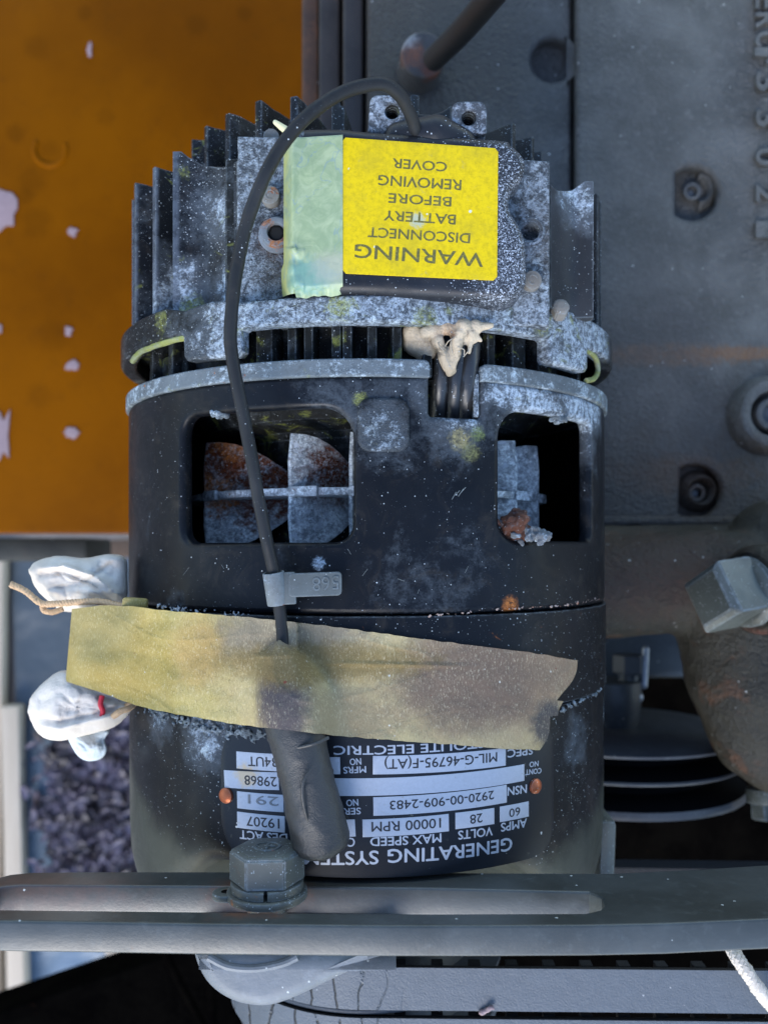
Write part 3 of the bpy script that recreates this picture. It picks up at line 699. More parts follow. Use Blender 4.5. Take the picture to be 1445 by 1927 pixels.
# rim with the notch
rimpoly = lambda s0, s1: densify(rrect(s0, Y_RIM-4.6, s1, Y_RIM, (1.6, 1.6, .4, .4), 3), 2)
obj('rim', shell(rimpoly(-HALF, n0), [], RH+.9, 6, .5), M_rim, alt)
obj('rim', shell(rimpoly(n1, HALF), [], RH+.9, 6, .5), M_rim, alt)
for s_, sx in ((n1+.8, 1),):
    obj('notch_wall', box(wrap(s_, (yn+Y_RIM)/2-1, RH-5), (1.4, Y_RIM-yn-3, 10), .4), M_ring, alt)
# oxide scab hanging in the window tops
for px, py, r in ((414, 779, 1.6), (1050, 790, 1.5)):
    c = CYL(px, py, RH-1.5); obj('oxide_scab', blob([(c, r), (c+Vector((1.8, -.2, .2)), r*.7), (c+Vector((-1.6, .4, 0)), r*.75)], vox=.35, disp=.6, dsc=.9), M_rim, alt)
# middle and front shell
obj('stator_housing', rlathe([(76, Y_S1+1), (76, Y_S1-.15), (RH+.5, Y_S1-.15), (RH+.5, Y_S2+.2), (76, Y_S2+.2), (76, Y_S2-1)], .7, c=(XC, 0, 0), d=(0, 1, 0), seg=160), M_mid, alt)
fs = [(76, Y_S2+1), (RH-.2, Y_S2-.2), (RH-.2, -72), (RH-.3, -78), (RH-.8, -81.5), (RH-2.5, -84), (RH-6, -85.6), (RH-24, -86.5), (30, -90), (0.01, -90)]
bm = rlathe(fs, .8, c=(XC, 0, 0), d=(0, 1, 0), seg=160)
for v in bm.verts:
    if v.co.y < -74:
        t = abs(math.degrees(math.atan2(v.co.x-XC, v.co.z))); k = max(0, min(1, (t-30)/24)); k = k*k*(3-2*k)
        v.co.y = -74+(v.co.y+74)*(1+1.9*k)
obj('front_shell', bm, M_front, alt)
def crusty(name, pts, n, r, spread, mat, off=0):
    rn = random.Random(len(pts)+n+off); balls = []
    for i in range(n):
        a, b = pts[rn.randrange(len(pts)-1)], None
        k = rn.randrange(len(pts)-1); t = rn.random(); px = pts[k][0]+(pts[k+1][0]-pts[k][0])*t; py = pts[k][1]+(pts[k+1][1]-pts[k][1])*t
        c = CYL(px+rn.gauss(0, spread), py+rn.gauss(0, spread*.5), RH+.3); balls.append((c, r*(.35+rn.random())))
    return obj(name, blob(balls, vox=.28, sm=1, disp=.35, dsc=1.1), mat, alt)
crusty('seam_residue', [(300, 1141), (345, 1148), (470, 1158)], 150, .26, 6, M_crust)
crusty('seam_residue', [(790, 1160), (950, 1146), (1060, 1140), (1134, 1126)], 230, .2, 2.5, paint('rusty_residue', base=(.25, .17, .13), ox=.35, spk=.1, rust=.25), 3)
crusty('oxide_crust', [(265, 1330), (330, 1352), (420, 1378), (500, 1385)], 240, .42, 10, M_rim, 5)
crusty('oxide_crust', [(1050, 1340), (1135, 1296)], 60, .4, 3, M_rim, 7)
# right ear of the front end
c = P(1147, 1590, 16)
obj('mounting_ear', box((c.x-1.5, c.y-8, 8), (5.5, 34, 22), 2.2, rot=Matrix.Rotation(R_(-2), 3, 'Z')), M_bolt, alt)
# inner: core, ribs, fan
obj('rear_core', lathe([(0.01, 116), (24, 116), (24, 102), (46, 100), (46, 66), (70, 64), (70, 44), (40, 42), (0.01, 42)], (XC, 0, 0), (0, 1, 0), 96), M_inner, alt)
for px in (505, 555, 585, 635, 655, 700, 745, 800, 915, 965, 1010, 300, 335, 1075):
    t = theta_at(px, 74); w_ = 5 if px in (505, 965, 1010) else 2.6
    rot = Matrix.Rotation(t, 3, 'Y')
    obj('inner_rib', box(Vector((XC+72*math.sin(t), 54.5, 72*math.cos(t))), (w_, 18, 9), .6, rot=rot), M_inner, alt)
obj('inner_drum', lathe([(0.01, -14), (58, -14), (66, -15.5), (70, -16), (76, -16.5)], (XC, 0, 0), (0, 1, 0), 96), M_inner, alt)
obj('inner_drum', lathe([(76, 45), (60, 44), (54, 38), (44, 36), (42, 34), (42, -14)], (XC, 0, 0), (0, 1, 0), 96), M_inner, alt)
YF = 16.6
fan = obj('fan', rlathe([(28, YF-1.1), (60.4, YF-1.1), (60.4, YF+1.1), (28, YF+1.1)], .3, c=(XC, 0, 0), d=(0, 1, 0), seg=96), M_disc, alt)
for i, (px, tilt) in enumerate(((384, 0), (545, 0), (660, 0), (720, 0), (800, 0), (880, 0), (972, 0), (1014, 0))):
    for sgn in (1, -1):
        t = theta_at(px, 61); L = 15.5
        # blade: radial web with a slanted tip, twisted so that its broad face shows
        pts = [(60.8, 0), (60.9, L*.5), (60.4, L), (58, L*1.0), (55, L*.95), (52, L*.84), (49, L*.68), (46, L*.48), (43, L*.26), (40, 0)]
        bm = bmesh.new(); fr = []; bk = []
        tw = {384: 1.1, 545: .75, 660: .5}.get(px, 0) if px < 700 else (-.9 if px > 850 else 0)
        for r, y in pts:
            for j, lst in ((-.45, fr), (.45, bk)):
                ang = t+(60.8-r)/44*tw
                p = Vector((XC+r*math.sin(ang), YF+sgn*(1+y), r*math.cos(ang))); p += Vector((math.cos(ang), 0, -math.sin(ang)))*j
                lst.append(bm.verts.new(p))
        bm.faces.new(fr); bm.faces.new(bk[::-1]); n = len(pts)
        for k in range(n): bm.faces.new([fr[(k+1) % n], fr[k], bk[k], bk[(k+1) % n]])
        bmesh.ops.recalc_face_normals(bm, faces=bm.faces)
        bmesh.ops.triangulate(bm, faces=[f for f in bm.faces if len(f.verts) > 4])
        obj('fan_blade', bm, M_blade, fan, smooth=30)
    # little tab on the disc rim
    obj('rim_tab', box(Vector((XC+60.6*math.sin(t), YF, 60.6*math.cos(t)))+Vector((4*math.cos(t), 0, -4*math.sin(t))), (9, 3.0, 1.2), .3, rot=Matrix.Rotation(t, 3, 'Y')), M_disc, fan)
# rear ring with hanging tabs
RR = 82.4
def sr(px): return RH*theta_at(px, RR)
s_a, s_b = sr(345), sr(452); s_c, s_d = sr(1033), sr(1106)
yt, yb, ytab = 65.0, 58.2, 51.6
yo = 58.8; ytb = 67.5
outl = [(-HALF, yo), (sr(262), yo), (sr(300), yo), (s_a-1, yo), (s_a-.2, yo-.6), (s_a, ytab+1.4), (s_a+1.2, ytab), (s_b-1.2, ytab-.4), (s_b, ytab+.8), (s_b, yb-.4), (s_b+1, yb), (s_c-1, yb), (s_c, yb-.4),
        (s_c, ytab+1), (s_c+1, ytab), (s_d-1.2, ytab), (s_d, ytab+1.2), (s_d, yo-1), (s_d+1, yo), (HALF, yo),
        (HALF, ytb), (s_c+4, ytb), (s_c, yt+.5), (s_b, yt), (s_b-4, yt+1), (s_a+10, yt+1.5), (s_a, ytb-2), (s_a-8, ytb), (-HALF, ytb)]
obj('rear_ring', shell(densify(outl, 2.5), [], RR, 5, .9), M_ring, alt)
M_lip = paint('chromate_lip', base=(.14, .15, .05), ox=.35, spk=.1, yg=.8, rough=.6)
lipp = []
for k in range(16):
    f = k/15; px = 345-105*f; s_ = RH*theta_at(max(px, 243), RR); lipp.append(wrap(s_, 58.6-(1.5*max(0, f-.8)/.2), RR-1.2))
obj('chromate_lip', tube(lipp, .9, smoothp=False, seg=10, wob=.3), M_lip, alt)
lipp = [wrap(RH*theta_at(px, RR), y, RR-1.6) for px, y in ((1110, 58.8), (1122, 58.6), (1131, 57.6), (1134, 54.5), (1127, 51.5), (1112, 49.8))]
obj('chromate_lip', tube(lipp, .8, seg=10), M_lip, alt)
obj('rear_disc', lathe([(RR-5, 64.2), (46, 64.2), (46, 66.5), (RR-5, 66.5)], (XC, 0, 0), (0, 1, 0), 96), M_inner, alt)
# side walls seen through the left opening
obj('inner_wall', shell([(-HALF, 48.5), (sr(300), 48.5), (sr(300), 58), (-HALF, 58)], [], RR-9, 3, .5), M_inner, alt)
# heat sink fins
def fin(px, pytop, r0=46, R=79, y0=66, rlow=None, ylow=None, th=2.6, mat=M_fin, bend=0, name='fin'):
    t = theta_at(px, R); zt = R*math.cos(t); Y1 = (CY-pytop)*(CAMH-zt)/FPX
    th0 = 1.4
    if rlow: outl = [(r0, y0), (rlow, y0), (rlow, ylow), (R, ylow+.5), (R, Y1), (r0, Y1)]
    else: outl = [(r0, y0), (R, y0), (R, Y1), (r0, Y1)]
    outl = densify(outl, 3.0)
    bm = plate(outl, th=th, bev=.55, cut=4, res=1)
    for v in bm.verts:
        r, y, o_ = v.co.x, v.co.y, v.co.z-th/2
        f = (r-r0)/(R-r0); o_ *= (1.5-.5*f); y2 = y+(.5*nz(r, y, px, .25) if y > Y1-2 else 0)
        ang = t+bend*(1-f)*f
        v.co = Vector((XC+r*math.sin(ang)+o_*math.cos(ang), y2, r*math.cos(ang)-o_*math.sin(ang)))
    return obj(name, bm, mat, alt)
for px, py in ((241, 376), (254, 346), (290, 316)): fin(px, py, y0=68)
for px, py in ((1134, 380), (1126, 366), (1112, 352)): fin(px, py, y0=68, mat=M_fin_clean)
for px, py in ((353, 263), (387, 238), (428, 214), (486, 191), (553, 180)): fin(px, py, r0=24, R=60, y0=100)
for px, py in ((632, 190), (640, 200), (781, 178)): fin(px, py, r0=24, R=60, y0=100, mat=M_fin_clean)
for px, py in ((967, 234), (1003, 259), (1028, 286)): fin(px, py, r0=24, R=60, y0=100, mat=M_fin_clean)
for a in (100, 112, 124, 136, 148, 160, 172, 184, 196, 208, 220, 232, 244, 256):     # the far side, out of view
    t = R_(a); bm = box((0, 92, 62), (2.6, 46, 33), .6); bmesh.ops.rotate(bm, verts=bm.verts, cent=(0, 0, 0), matrix=Matrix.Rotation(t, 3, 'Y')); bmesh.ops.translate(bm, vec=(XC, 0, 0), verts=bm.verts)
    obj('fin', bm, M_fin_clean, alt)
# concave wings between the plate and the outermost fins
def wing(pxa, za, pxb, zb, pya, pyb, sgn, mat):
    # a = at the plate, b = outer edge
    A, B = P(pxa, pya, za), P(pxb, pyb, zb)
    pro = []
    for k in range(11):
        f = k/10; x = A.x+(B.x-A.x)*f; z = A.z+(B.z-A.z)*f-4.2*math.sin(PI*f)**.8
        pro.append((x, z))
    pro += [(B.x-sgn*(-2.4), B.z+.2), (B.x-sgn*(-2.8), B.z-3), (B.x-sgn*(-1.2), B.z-5)]
    y0 = 66; bm = bmesh.new(); rows = []
    low = [(x, z-3.6) for x, z in pro[:11]]
    loop = pro+low[::-1]
    ny = 16; nn = len(loop)
    for j in range(ny+1):
        row = []
        for i, (x, z) in enumerate(loop):
            f = min(1, abs(x-A.x)/abs(B.x-A.x)); ye = A.y+(B.y-A.y)*f**1.6
            y = y0+(ye-y0)*j/ny+(.5*nz(x, z, j, .5) if j == ny else 0)
            row.append(bm.verts.new((x, y, z)))
        rows.append(row)
    for j in range(ny):
        for i in range(nn): bm.faces.new([rows[j][i], rows[j][(i+1) % nn], rows[j+1][(i+1) % nn], rows[j+1][i]])
    bm.faces.new(rows[0][::-1]); bm.faces.new(rows[-1]); bmesh.ops.recalc_face_normals(bm, faces=bm.faces)
    return obj('side_web', bm, mat, alt)
wing(447, 69, 342, 58, 302, 286, -1, M_fin)
wing(1035, 69, 1100, 57, 345, 340, 1, paint('right_web_paint', base=(.022, .024, .027), ox=.06, spk=.14, rough=.45, spots=[(P(1085, 370, 60), 9, 1.0, 'ox')]))
# mounting plate
def zpoly(pl, z): return [gp(a, b, z) for a, b in pl]
pz = 72
bm = plate(densify(zpoly([(445, 612), (1034, 612), (1034, 303), (985, 300), (930, 300), (700, 262), (540, 258), (447, 256)], pz), 2.5), [[(P(998, 434, 72).x+3.3*math.cos(t*PI/10), P(998, 434, 72).y+3.3*math.sin(t*PI/10)) for t in range(20)]], th=7, bev=.5, cut=5)
for v in bm.verts:
    v.co.z += pz-7+.25*nz(v.co.x, v.co.y, 0, .15); v.co.x += .35*nz(v.co.y, 4, 0, .5) if v.co.x < -36 else 0
obj('mounting_plate', bm, M_plate, alt)
obj('plate_base', box((XC+.3, 86, 58), (76, 42, 18), 1), M_inner, alt)
# lugs with tapped holes and the saddle between them
def lug(px0, px1, py0, py1, z, hx, hy, slant=0):
    q_ = (CAMH-z)/FPX; a, b = P(px0, py1, z), P(px1, py0, z)
    out_ = rrect(a.x, a.y, b.x, b.y, (2.2, 2.0, .8, .8), 4)
    out_ = [(x+slant*(y-a.y), y) for x, y in out_]
    h = P(hx, hy, z); hl = [(h.x+1.9*math.cos(t*PI/8), h.y+1.9*math.sin(t*PI/8)) for t in range(16)]
    bm = plate(densify(out_, 1.5), [hl], th=9, bev=.6, cut=2)
    for v in bm.verts:
        v.co.z += z-9+.2*nz(v.co.x, v.co.y, v.co.z, .5)
    l = obj('lug', bm, M_lug, alt)
    prof = []
    for i in range(6): prof += [(1.95, -i*1.3), (1.55, -i*1.3-.65)]
    obj('thread', lathe(prof[::1]+[(0.01, -8)], Vector((h.x, h.y, z-.5)), (0, 0, 1), 24), M_inner, l)
lug(692, 765, 178, 250, 80, 738, 209, .06)
lug(850, 916, 190, 250, 80, 882, 221, 0)
pts = zpoly([(764, 300), (764, 225), (776, 210), (800, 214), (812, 214), (832, 208), (850, 196), (850, 300)], 72)
obj('saddle', quadprism(pts[::-1], 60, 72, .8), M_fin_clean, alt)
# cover over the terminals
cz0, cz1 = 71.6, 84
co = [(553, 262), (562, 252), (640, 250), (700, 256), (930, 270), (958, 280), (980, 300), (986, 322), (978, 345), (962, 362), (955, 384), (958, 405), (972, 428), (984, 455), (987, 490), (988, 520), (984, 545), (968, 566), (940, 574), (880, 571), (700, 562), (580, 560), (560, 556), (553, 545)]
co = [tuple(v.xy) for v in cat([Vector((a, b, 0)) for a, b in co], 3)]
bm = plate(densify(zpoly(co, cz1-4), 1.5)[::-1], th=cz1-cz0, bev=3.0, cut=6, res=5)
for v in bm.verts: v.co.z += cz0
cover = obj('terminal_cover', bm, M_cover, alt, smooth=50)
c = P(815, 262, 80)
obj('cable_grommet', blob([(P(750, 262, 78), 4.2, P(820, 258, 79), 5.4), (P(820, 258, 79), 5.4, P(868, 272, 78), 4)], vox=.5, sm=6), M_cover, cover)
# sealant squeezed out along the cover's lower edge
M_seal = paint('cream_sealant', base=(.42, .33, .24), ox=.12, spk=.1, rough=.55, oxc=(.6, .52, .42), size=5)
obj('sealant_bead', blob([(P(660+i*11, 557+.045*i*11+random.uniform(-2, 2), 75), random.uniform(.7, 1.6)) for i in range(17)]+[(P(870+i*9, 572, 74), random.uniform(.5, 1.)) for i in range(6)], vox=.35, disp=.5, dsc=.7), M_seal, cover)
# warning label
lz = 84.15
m = Mat('yellow_label'); n1 = m.noise(1.2, 6, .8); n2 = m.noise(12, 5, .7)
c = m.mix(m.ss(n1, .4, .75), (.68, .48, .0), (.44, .31, .002)); c = m.mix(m.ma('MULTIPLY', m.ss(n2, .45, .7), .5), c, (.40, .30, .015))
c = m.mix(m.ma('MULTIPLY', m.ss(m.noise(4, 6, .8, .6, off=41), .60, .70), .4), c, (.30, .27, .12))
c = m.mix(m.ma('MULTIPLY', m.spot(P(785, 415, 84), 1.8, (1, 1, 1), .8, .6), .9), c, (.4, .42, .3))
c = m.mix(m.ma('MULTIPLY', m.ss(m.noise(.6, 4, .8, off=11), .66, .72), m.ss(m.noise(9, 3, off=3), .4, .7)), c, (.12, .10, .04))
c = m.mix(m.specks(2.2, .12, .2), c, (.6, .6, .45))
M_label = m.done(c, .42, 0, n1, hd=.05, spec=.3)
lab = [(650, 259), (931, 279), (937, 286), (935, 521), (928, 528), (651, 515), (645, 508), (644, 266)]
bm = plate(densify(zpoly(lab, lz), 4)[::-1], th=.22, bev=.05, cut=8)
for v in bm.verts: v.co.z += lz-.1
wl = obj('warning_label', bm, M_label, alt)
def k2(x, y): return (620+x/2.676, 120+y/2.676)
def flat(pt, z): return tuple(P(*k2(*pt), z).xy)
its = [('WARNING', (772, 992), (128, 945), 72), ('DISCONNECT', (706, 882), (195, 850), 52), ('BATTERY', (634, 788), (274, 766), 52), ('BEFORE', (612, 698), (297, 678), 50), ('REMOVING', (662, 614), (246, 588), 54), ('COVER', (590, 523), (318, 503), 50)]
its = [(t, flat(a, lz), flat(b, lz), h/2.676*(CAMH-lz)/FPX) for t, a, b, h in its]
m = Mat('faded_print'); f = m.noise(.7, 4, .8); M_print = m.done(m.mix(m.ss(f, .45, .75), (.095, .085, .02), (.25, .21, .03)), .5)
obj('lettering', letters(its, lambda x, y, z: Vector((x, y, lz+.12+z)), th=.04, bold=.022), M_print, wl, smooth=0)
# bolts on the plate
def roundbolt(px, py, r, h, z, mat=M_steel, name='bolt_head', mark=True):
    c = P(px, py, z+h); c.z = z
    o_ = obj(name, rlathe([(r, 0), (r, h), (0.01, h)], .5, c=c, d=(0, 0, 1), seg=32), mat, alt)
    if mark: obj('maker_mark', lathe([(r*.38, h-.1), (r*.42, h+.15), (r*.55, h+.15), (r*.58, h-.1)], c, (0, 0, 1), 20, a0=0, a1=R_(290)), mat, o_)
roundbolt(508, 366, 2.5, 3.2, 72); roundbolt(1002, 526, 2.5, 3, 72); roundbolt(510, 256, 2.2, 2.2, 66, mark=False)
c = P(1055, 585, 66); obj('bolt_head', hexhead(Vector((c.x, c.y, 62)), (0, .3, 1), 4.5, 5), M_steel, alt)
c = P(518, 432, 76); c.z = 72
sb = obj('socket_screw', rlathe([(5.0, -.2), (4.9, .5), (4.1, .7), (3.9, 2.6), (2.35, 2.6), (2.2, .5), (0.01, .5)], .3, c=c, d=(0, 0, 1), seg=48), M_screw_rust, alt)
obj('hex_recess', hexhead(c+Vector((0, 0, .9)), (0, 0, 1), 4.0, .5, .2), M_black, sb)
c = P(998, 434, 72)
hp = []
for i in range(6): hp += [(3.2, .1-i*.9), (2.5, -.35-i*.9)]
th_ = obj('tapped_hole', lathe([(3.9, .15), (3.3, .25)]+hp+[(0.01, -5.6)], Vector((c.x, c.y, 72)), (0, 0, 1), 40), M_lug, alt)

# nameplate
def k3(x, y): return (400+x/2.1894, 1380+y/2.1894)
def sy3(x, y): return SY(*k3(x, y), RH)
NR = RH+.35
m = Mat('nameplate_black'); f = m.noise(6, 5, .7); 
c = m.mix(m.ma('MULTIPLY', m.ss(m.noise(2, 6, .75), .6, .7), m.ss(m.noise(14, 3, off=2), .5, .7)), (.006, .008, .012), (.25, .24, .18)); c = m.mix(m.specks(1.5, .06, .25), c, (.5, .5, .48))
M_np = m.done(c, m.mv(f, .28, .45), 0, f, hd=.03, spec=.3)
m = Mat('nameplate_silver'); f = m.noise(7, 5, .7, sc=(.3, 1, 1)); c = m.mix(m.noise(.9, 5, .8), (.30, .33, .38), (.46, .49, .55)); c = m.mix(m.ma('MULTIPLY', m.ss(m.noise(1.2, 4, .8, off=5), .62, .7), .8), c, (.28, .25, .19)); c = m.mix(m.ma('MULTIPLY', m.spot(CYL(465, 1460), 3, (1, 1, 1), .8, .8), .8), c, (.5, .38, .22))
M_ns = m.done(c, m.mv(f, .35, .55), .25, f, hd=.04)
l0, r0_ = SY(417, 1500)[0], SY(1040, 1500)[0]
npo = rrect(l0, -84.5, r0_, -46.5, (9, 10, 14, 8), 8)
npl = obj('nameplate', plate(densify(npo, 1.5), th=.5, bev=.12, cut=2, fn=lambda x, y, z: wrap(x, y, RH-.25+z)), M_np, alt)
def bx3(a, b, h):
    a, b = Vector(sy3(*a)), Vector(sy3(*b)); h = h/2.1894*.1375; d = (b-a); u = Vector((-d.y, d.x)).normalized()*h*.5
    return [tuple(a-u), tuple(b-u), tuple(b+u), tuple(a+u)]
boxes = [((1298, 310), (1180, 333), 66), ((1157, 339), (998, 360), 68), ((971, 366), (618, 390), 72), ((588, 388), (490, 392), 70), ((1208, 247), (662, 300), 76), ((1280, 160), (500, 220), 72), ((1204, 95), (660, 130), 76),
         ((275, 120), (102, 108), 72), ((275, 196), (52, 186), 74), ((295, 288), (105, 272), 72), ((300, 374), (105, 354), 68), ((526, 132), (480, 132), 70), ((528, 308), (480, 308), 72)]
bms = []
for i, (a, b, h) in enumerate(boxes):
    o_ = obj('data_field', plate(densify(bx3(a, b, h), 2)[::-1], th=.16, bev=.03, cut=1.5, fn=lambda x, y, z: wrap(x, y, RH+.2+z)), M_ns, npl)
L3 = [('60', (1262, 320), (1218, 329), 38), ('28', (1108, 347), (1058, 355), 40), ('10000 RPM', (938, 368), (655, 385), 42), ('5', (545, 388), (526, 389), 40), ('2920-00-909-2483', (1155, 253), (730, 296), 38), ('MIL-G-46795-F(AT)', (1168, 97), (708, 127), 42),
      ('34UT', (268, 119), (150, 115), 42), ('129868', (285, 201), (136, 192), 42), ('19207', (278, 372), (144, 360), 42)]
W3 = [('GENERATING', (1230, 455), (722, 506), 58), ('SYSTEM', (682, 511), (380, 512), 58), ('AMPS', (1290, 368), (1185, 388), 38), ('VOLTS', (1150, 402), (1010, 420), 38), ('MAX SPEED', (940, 430), (650, 446), 38), ('CAGE', (586, 448), (470, 448), 38), ('DES ACT', (310, 432), (116, 416), 38),
      ('NSN', (1290, 228), (1212, 240), 38), ('CONT', (1350, 153), (1285, 161), 24), ('NO', (1338, 124), (1302, 129), 24), ('SPEC', (1315, 70), (1212, 84), 36), ('SER', (610, 319), (542, 322), 28), ('NO', (600, 284), (552, 287), 28), ('MFRS', (632, 148), (540, 152), 28), ('NO', (612, 115), (566, 118), 28), ('PRESTOLITE ELECTRIC', (1215, 28), (500, 70), 38)]
def conv(L): return [(t, sy3(*a), sy3(*b), h/2.1894*.1375) for t, a, b, h in L]
M_stamp = plain('stamped_grey', (.16, .17, .18), .5)
M_ink = plain('black_ink', (.012, .012, .015), .5)
obj('field_lettering', letters(conv(L3), lambda x, y, z: wrap(x, y, RH+.37+z), th=.05, bold=.012), M_ink, npl, smooth=0)
obj('plate_lettering', letters(conv(W3), lambda x, y, z: wrap(x, y, RH+.26+z), th=.05, bold=.025), M_ns, npl, smooth=0)
obj('stamped_lettering', letters(conv([('291', (275, 281), (150, 270), 40)]), lambda x, y, z: wrap(x, y, RH+.36+z), th=.12, bold=.0), M_stamp, npl, smooth=0)
for x, y in ((60, 255), (1325, 216)):
    px, py = k3(x, y); c = CYL(px, py); nrm = Vector((c.x-XC, 0, c.z)).normalized()
    obj('rivet', lathe([(2.15, .1), (2.05, .7), (1.5, 1.1), (.8, 1.25), (0.01, 1.3)], c+nrm*.1, nrm, 28), M_rivet, npl)

# three wires in the notch with the torn resin on top
M_wire = paint('black_wire', base=(.010, .011, .013), ox=.03, spk=.1, rough=.33, edge=0, spec=.7)
for px0, px1, r in ((832, 824, 2.2), (862, 852, 2.3), (884, 874, 2.5)):
    obj('wire', tube([P(px0+6, 600, 62), P(px0+2, 655, 71), P((px0+px1)/2, 720, 72), P(px1, 790, 67), P(px1-2, 830, 62)], r, seg=14, wob=.1), M_wire, alt)
rs = random.Random(5)
bl = [(P(790, 640, 72), 4.2), (P(800, 655, 72), 3.2), (P(782, 628, 74), 3.0), (P(815, 620, 77), 2.2), (P(840, 617, 77.5), 2.0), (P(870, 616, 77.5), 2.2), (P(895, 616, 77), 1.8), (P(830, 655, 77), 1.5), (P(840, 685, 75.5), 1.3), (P(850, 695, 75), 1.2), (P(862, 645, 77), 1.7), (P(888, 636, 77), 1.5), (P(845, 702, 75), .9)]
bl = [(c_, r_*1.12) for c_, r_ in bl]
bl += [(P(800, 625, 78), 1.6, P(925, 612, 77), 1.0), (P(862, 630, 78), 2.2, P(852, 690, 76.5), 1.1), (P(826, 640, 78), 1.6, P(842, 690, 76.5), 1.2), (P(886, 630, 78), 1.4, P(882, 662, 77), .7), (P(818, 640, 77), 1.0, P(838, 696, 76), .7), (P(880, 620, 78), 1.2, P(905, 640, 77), .6), (P(855, 640, 78), 1.2, P(846, 700, 76), .8)]
M_resin = paint('torn_cream_resin', bump=2.5, hd=.4, spec=.3, base=(.40, .32, .22), ox=.05, spk=.05, rough=.4, oxc=(.45, .4, .32), size=4, spots=[(P(815, 612, 78), 1.2, .8, (.05, .04, .03), .8), (P(880, 625, 78), 1.3, .8, (.03, .03, .03), .8), (P(826, 660, 77), 1.8, .85, (.02, .02, .02), .8), (P(866, 660, 77), 1.8, .85, (.02, .02, .02), .8), (P(850, 630, 79), 1.2, .9, (.02, .02, .02)), (P(800, 650, 75), 4, .5, (.22, .2, .17), .8), (P(842, 620, 78), 3, .6, (.30, .15, .07), .8)])
obj('torn_resin', blob(bl, vox=.32, sm=9, disp=.55, dsc=.3), M_resin, alt)
for i in range(7):
    a = P(822+rs.uniform(0, 60), 630+rs.uniform(0, 30), 79); b_ = a+Vector((rs.uniform(-3, 3), rs.uniform(-6, -2), rs.uniform(-.5, 1)))
    obj('resin_strand', tube([a, (a+b_)/2+Vector((rs.uniform(-1, 1), 0, 1)), b_], .13, seg=6), M_resin, alt)

# ------------------------------------------------------------------ debris in the right window
M_mud = paint('brown_mud', base=(.07, .022, .010), ox=.12, spk=.2, rough=.5, oxc=(.3, .25, .22), size=2, hd=.6, bump=3, spec=.4)
td = thing('debris_clump', P(985, 1005, 66), 'brown lumpy debris with white crust in the lower corner of the right vent window', 'debris')
rn = random.Random(2)
obj('brown_lump', blob([(P(968+rn.gauss(0, 9), 985+rn.gauss(0, 9), 66+rn.random()*5), rn.uniform(.9, 2.0)) for _ in range(34)]+[(P(955, 1005, 66), 2.6), (P(985, 1002, 66), 2.8)], vox=.35, sm=1, disp=.9, dsc=.7), M_mud, td)
obj('white_crust', blob([(P(1010+rn.gauss(0, 14), 1008+rn.gauss(0, 5), 67+rn.random()*2), rn.uniform(.5, 1.3)) for _ in range(46)], vox=.3, sm=1, disp=.8, dsc=.9), paint('grey_crust', base=(.05, .05, .05), ox=.6, spk=.2, rough=.8, size=3), td)

# ------------------------------------------------------------------ green tape on the cover
m = Mat('green_tape'); n1 = m.noise(5, 6, .65, 1.5); n2 = m.noise(14, 4, .6, 2.0)
c = m.mix(m.ss(n1, .35, .7), (.25, .32, .17), (.36, .42, .24)); x, y, z = m.xyz()
c = m.mix(m.ss(m.ma('ADD', m.ma('MULTIPLY', x, -1.0), m.ma('MULTIPLY', n2, 12)), 29, 33), c, (.42, .42, .13))
lines = m.ma('ABSOLUTE', m.ma('SUBTRACT', m.noise(11, 3, .5, 1.5, off=7), .5)); c = m.mix(m.ma('MULTIPLY', m.ss(lines, .012, .003), .5), c, (.18, .26, .28))
c = m.mix(m.ma('MULTIPLY', m.spot(P(580, 520, 84), 4, (.6, 1, 1), .9, .6), .6), c, (.10, .28, .26))
c = m.mix(m.ma('MULTIPLY', m.spot(P(625, 505, 84), 4, (.8, 1, 1), .9, .4), .5), c, (.42, .38, .3))
M_gt = m.done(c, .42, 0, n1, hd=.15)
def gtape(u, v):
    px = 534+111*u; py = (254-7*u)+v*(302-2*u+ (8 if u > .2 else 0))
    if v > .8 and u < .3: px -= 22*(v-.8)/.2*(1-u/.3)*(1-.9*max(0, v-.93)/.07)
    z = 84.45
    if px < 553: z -= 9*((553-px)/19)**2
    z += .35*nz(px, py, 1, .03)*(1 if u < .5 else .4)
    if v > .93: z -= 3*(v-.93)/.07*(.7+.2*nz(px, 1, 1, .1))
    if v < .02: z -= 1.2
    if u < .35 and v > .7: z += .6+1.2*nz(px, py, 3, .05)
    return P(px, py+5*nz(px, 0, 9, .06)*(v > .95), z)
obj('green_tape', grid(50, 120, gtape, .18), M_gt, label='strip of pale green tape folded over the left end of the warning cover', cat='tape', smooth=60)
# pale splinter by the top fins
obj('pale_sliver', blob([(P(518, 230, 80), .7, P(545, 250, 79), 1.2)], vox=.3), paint('sliver', base=(.45, .42, .25), ox=0, spk=0, rough=.6), label='pale yellow sliver beside the cable at the top of the fins', cat='sliver')

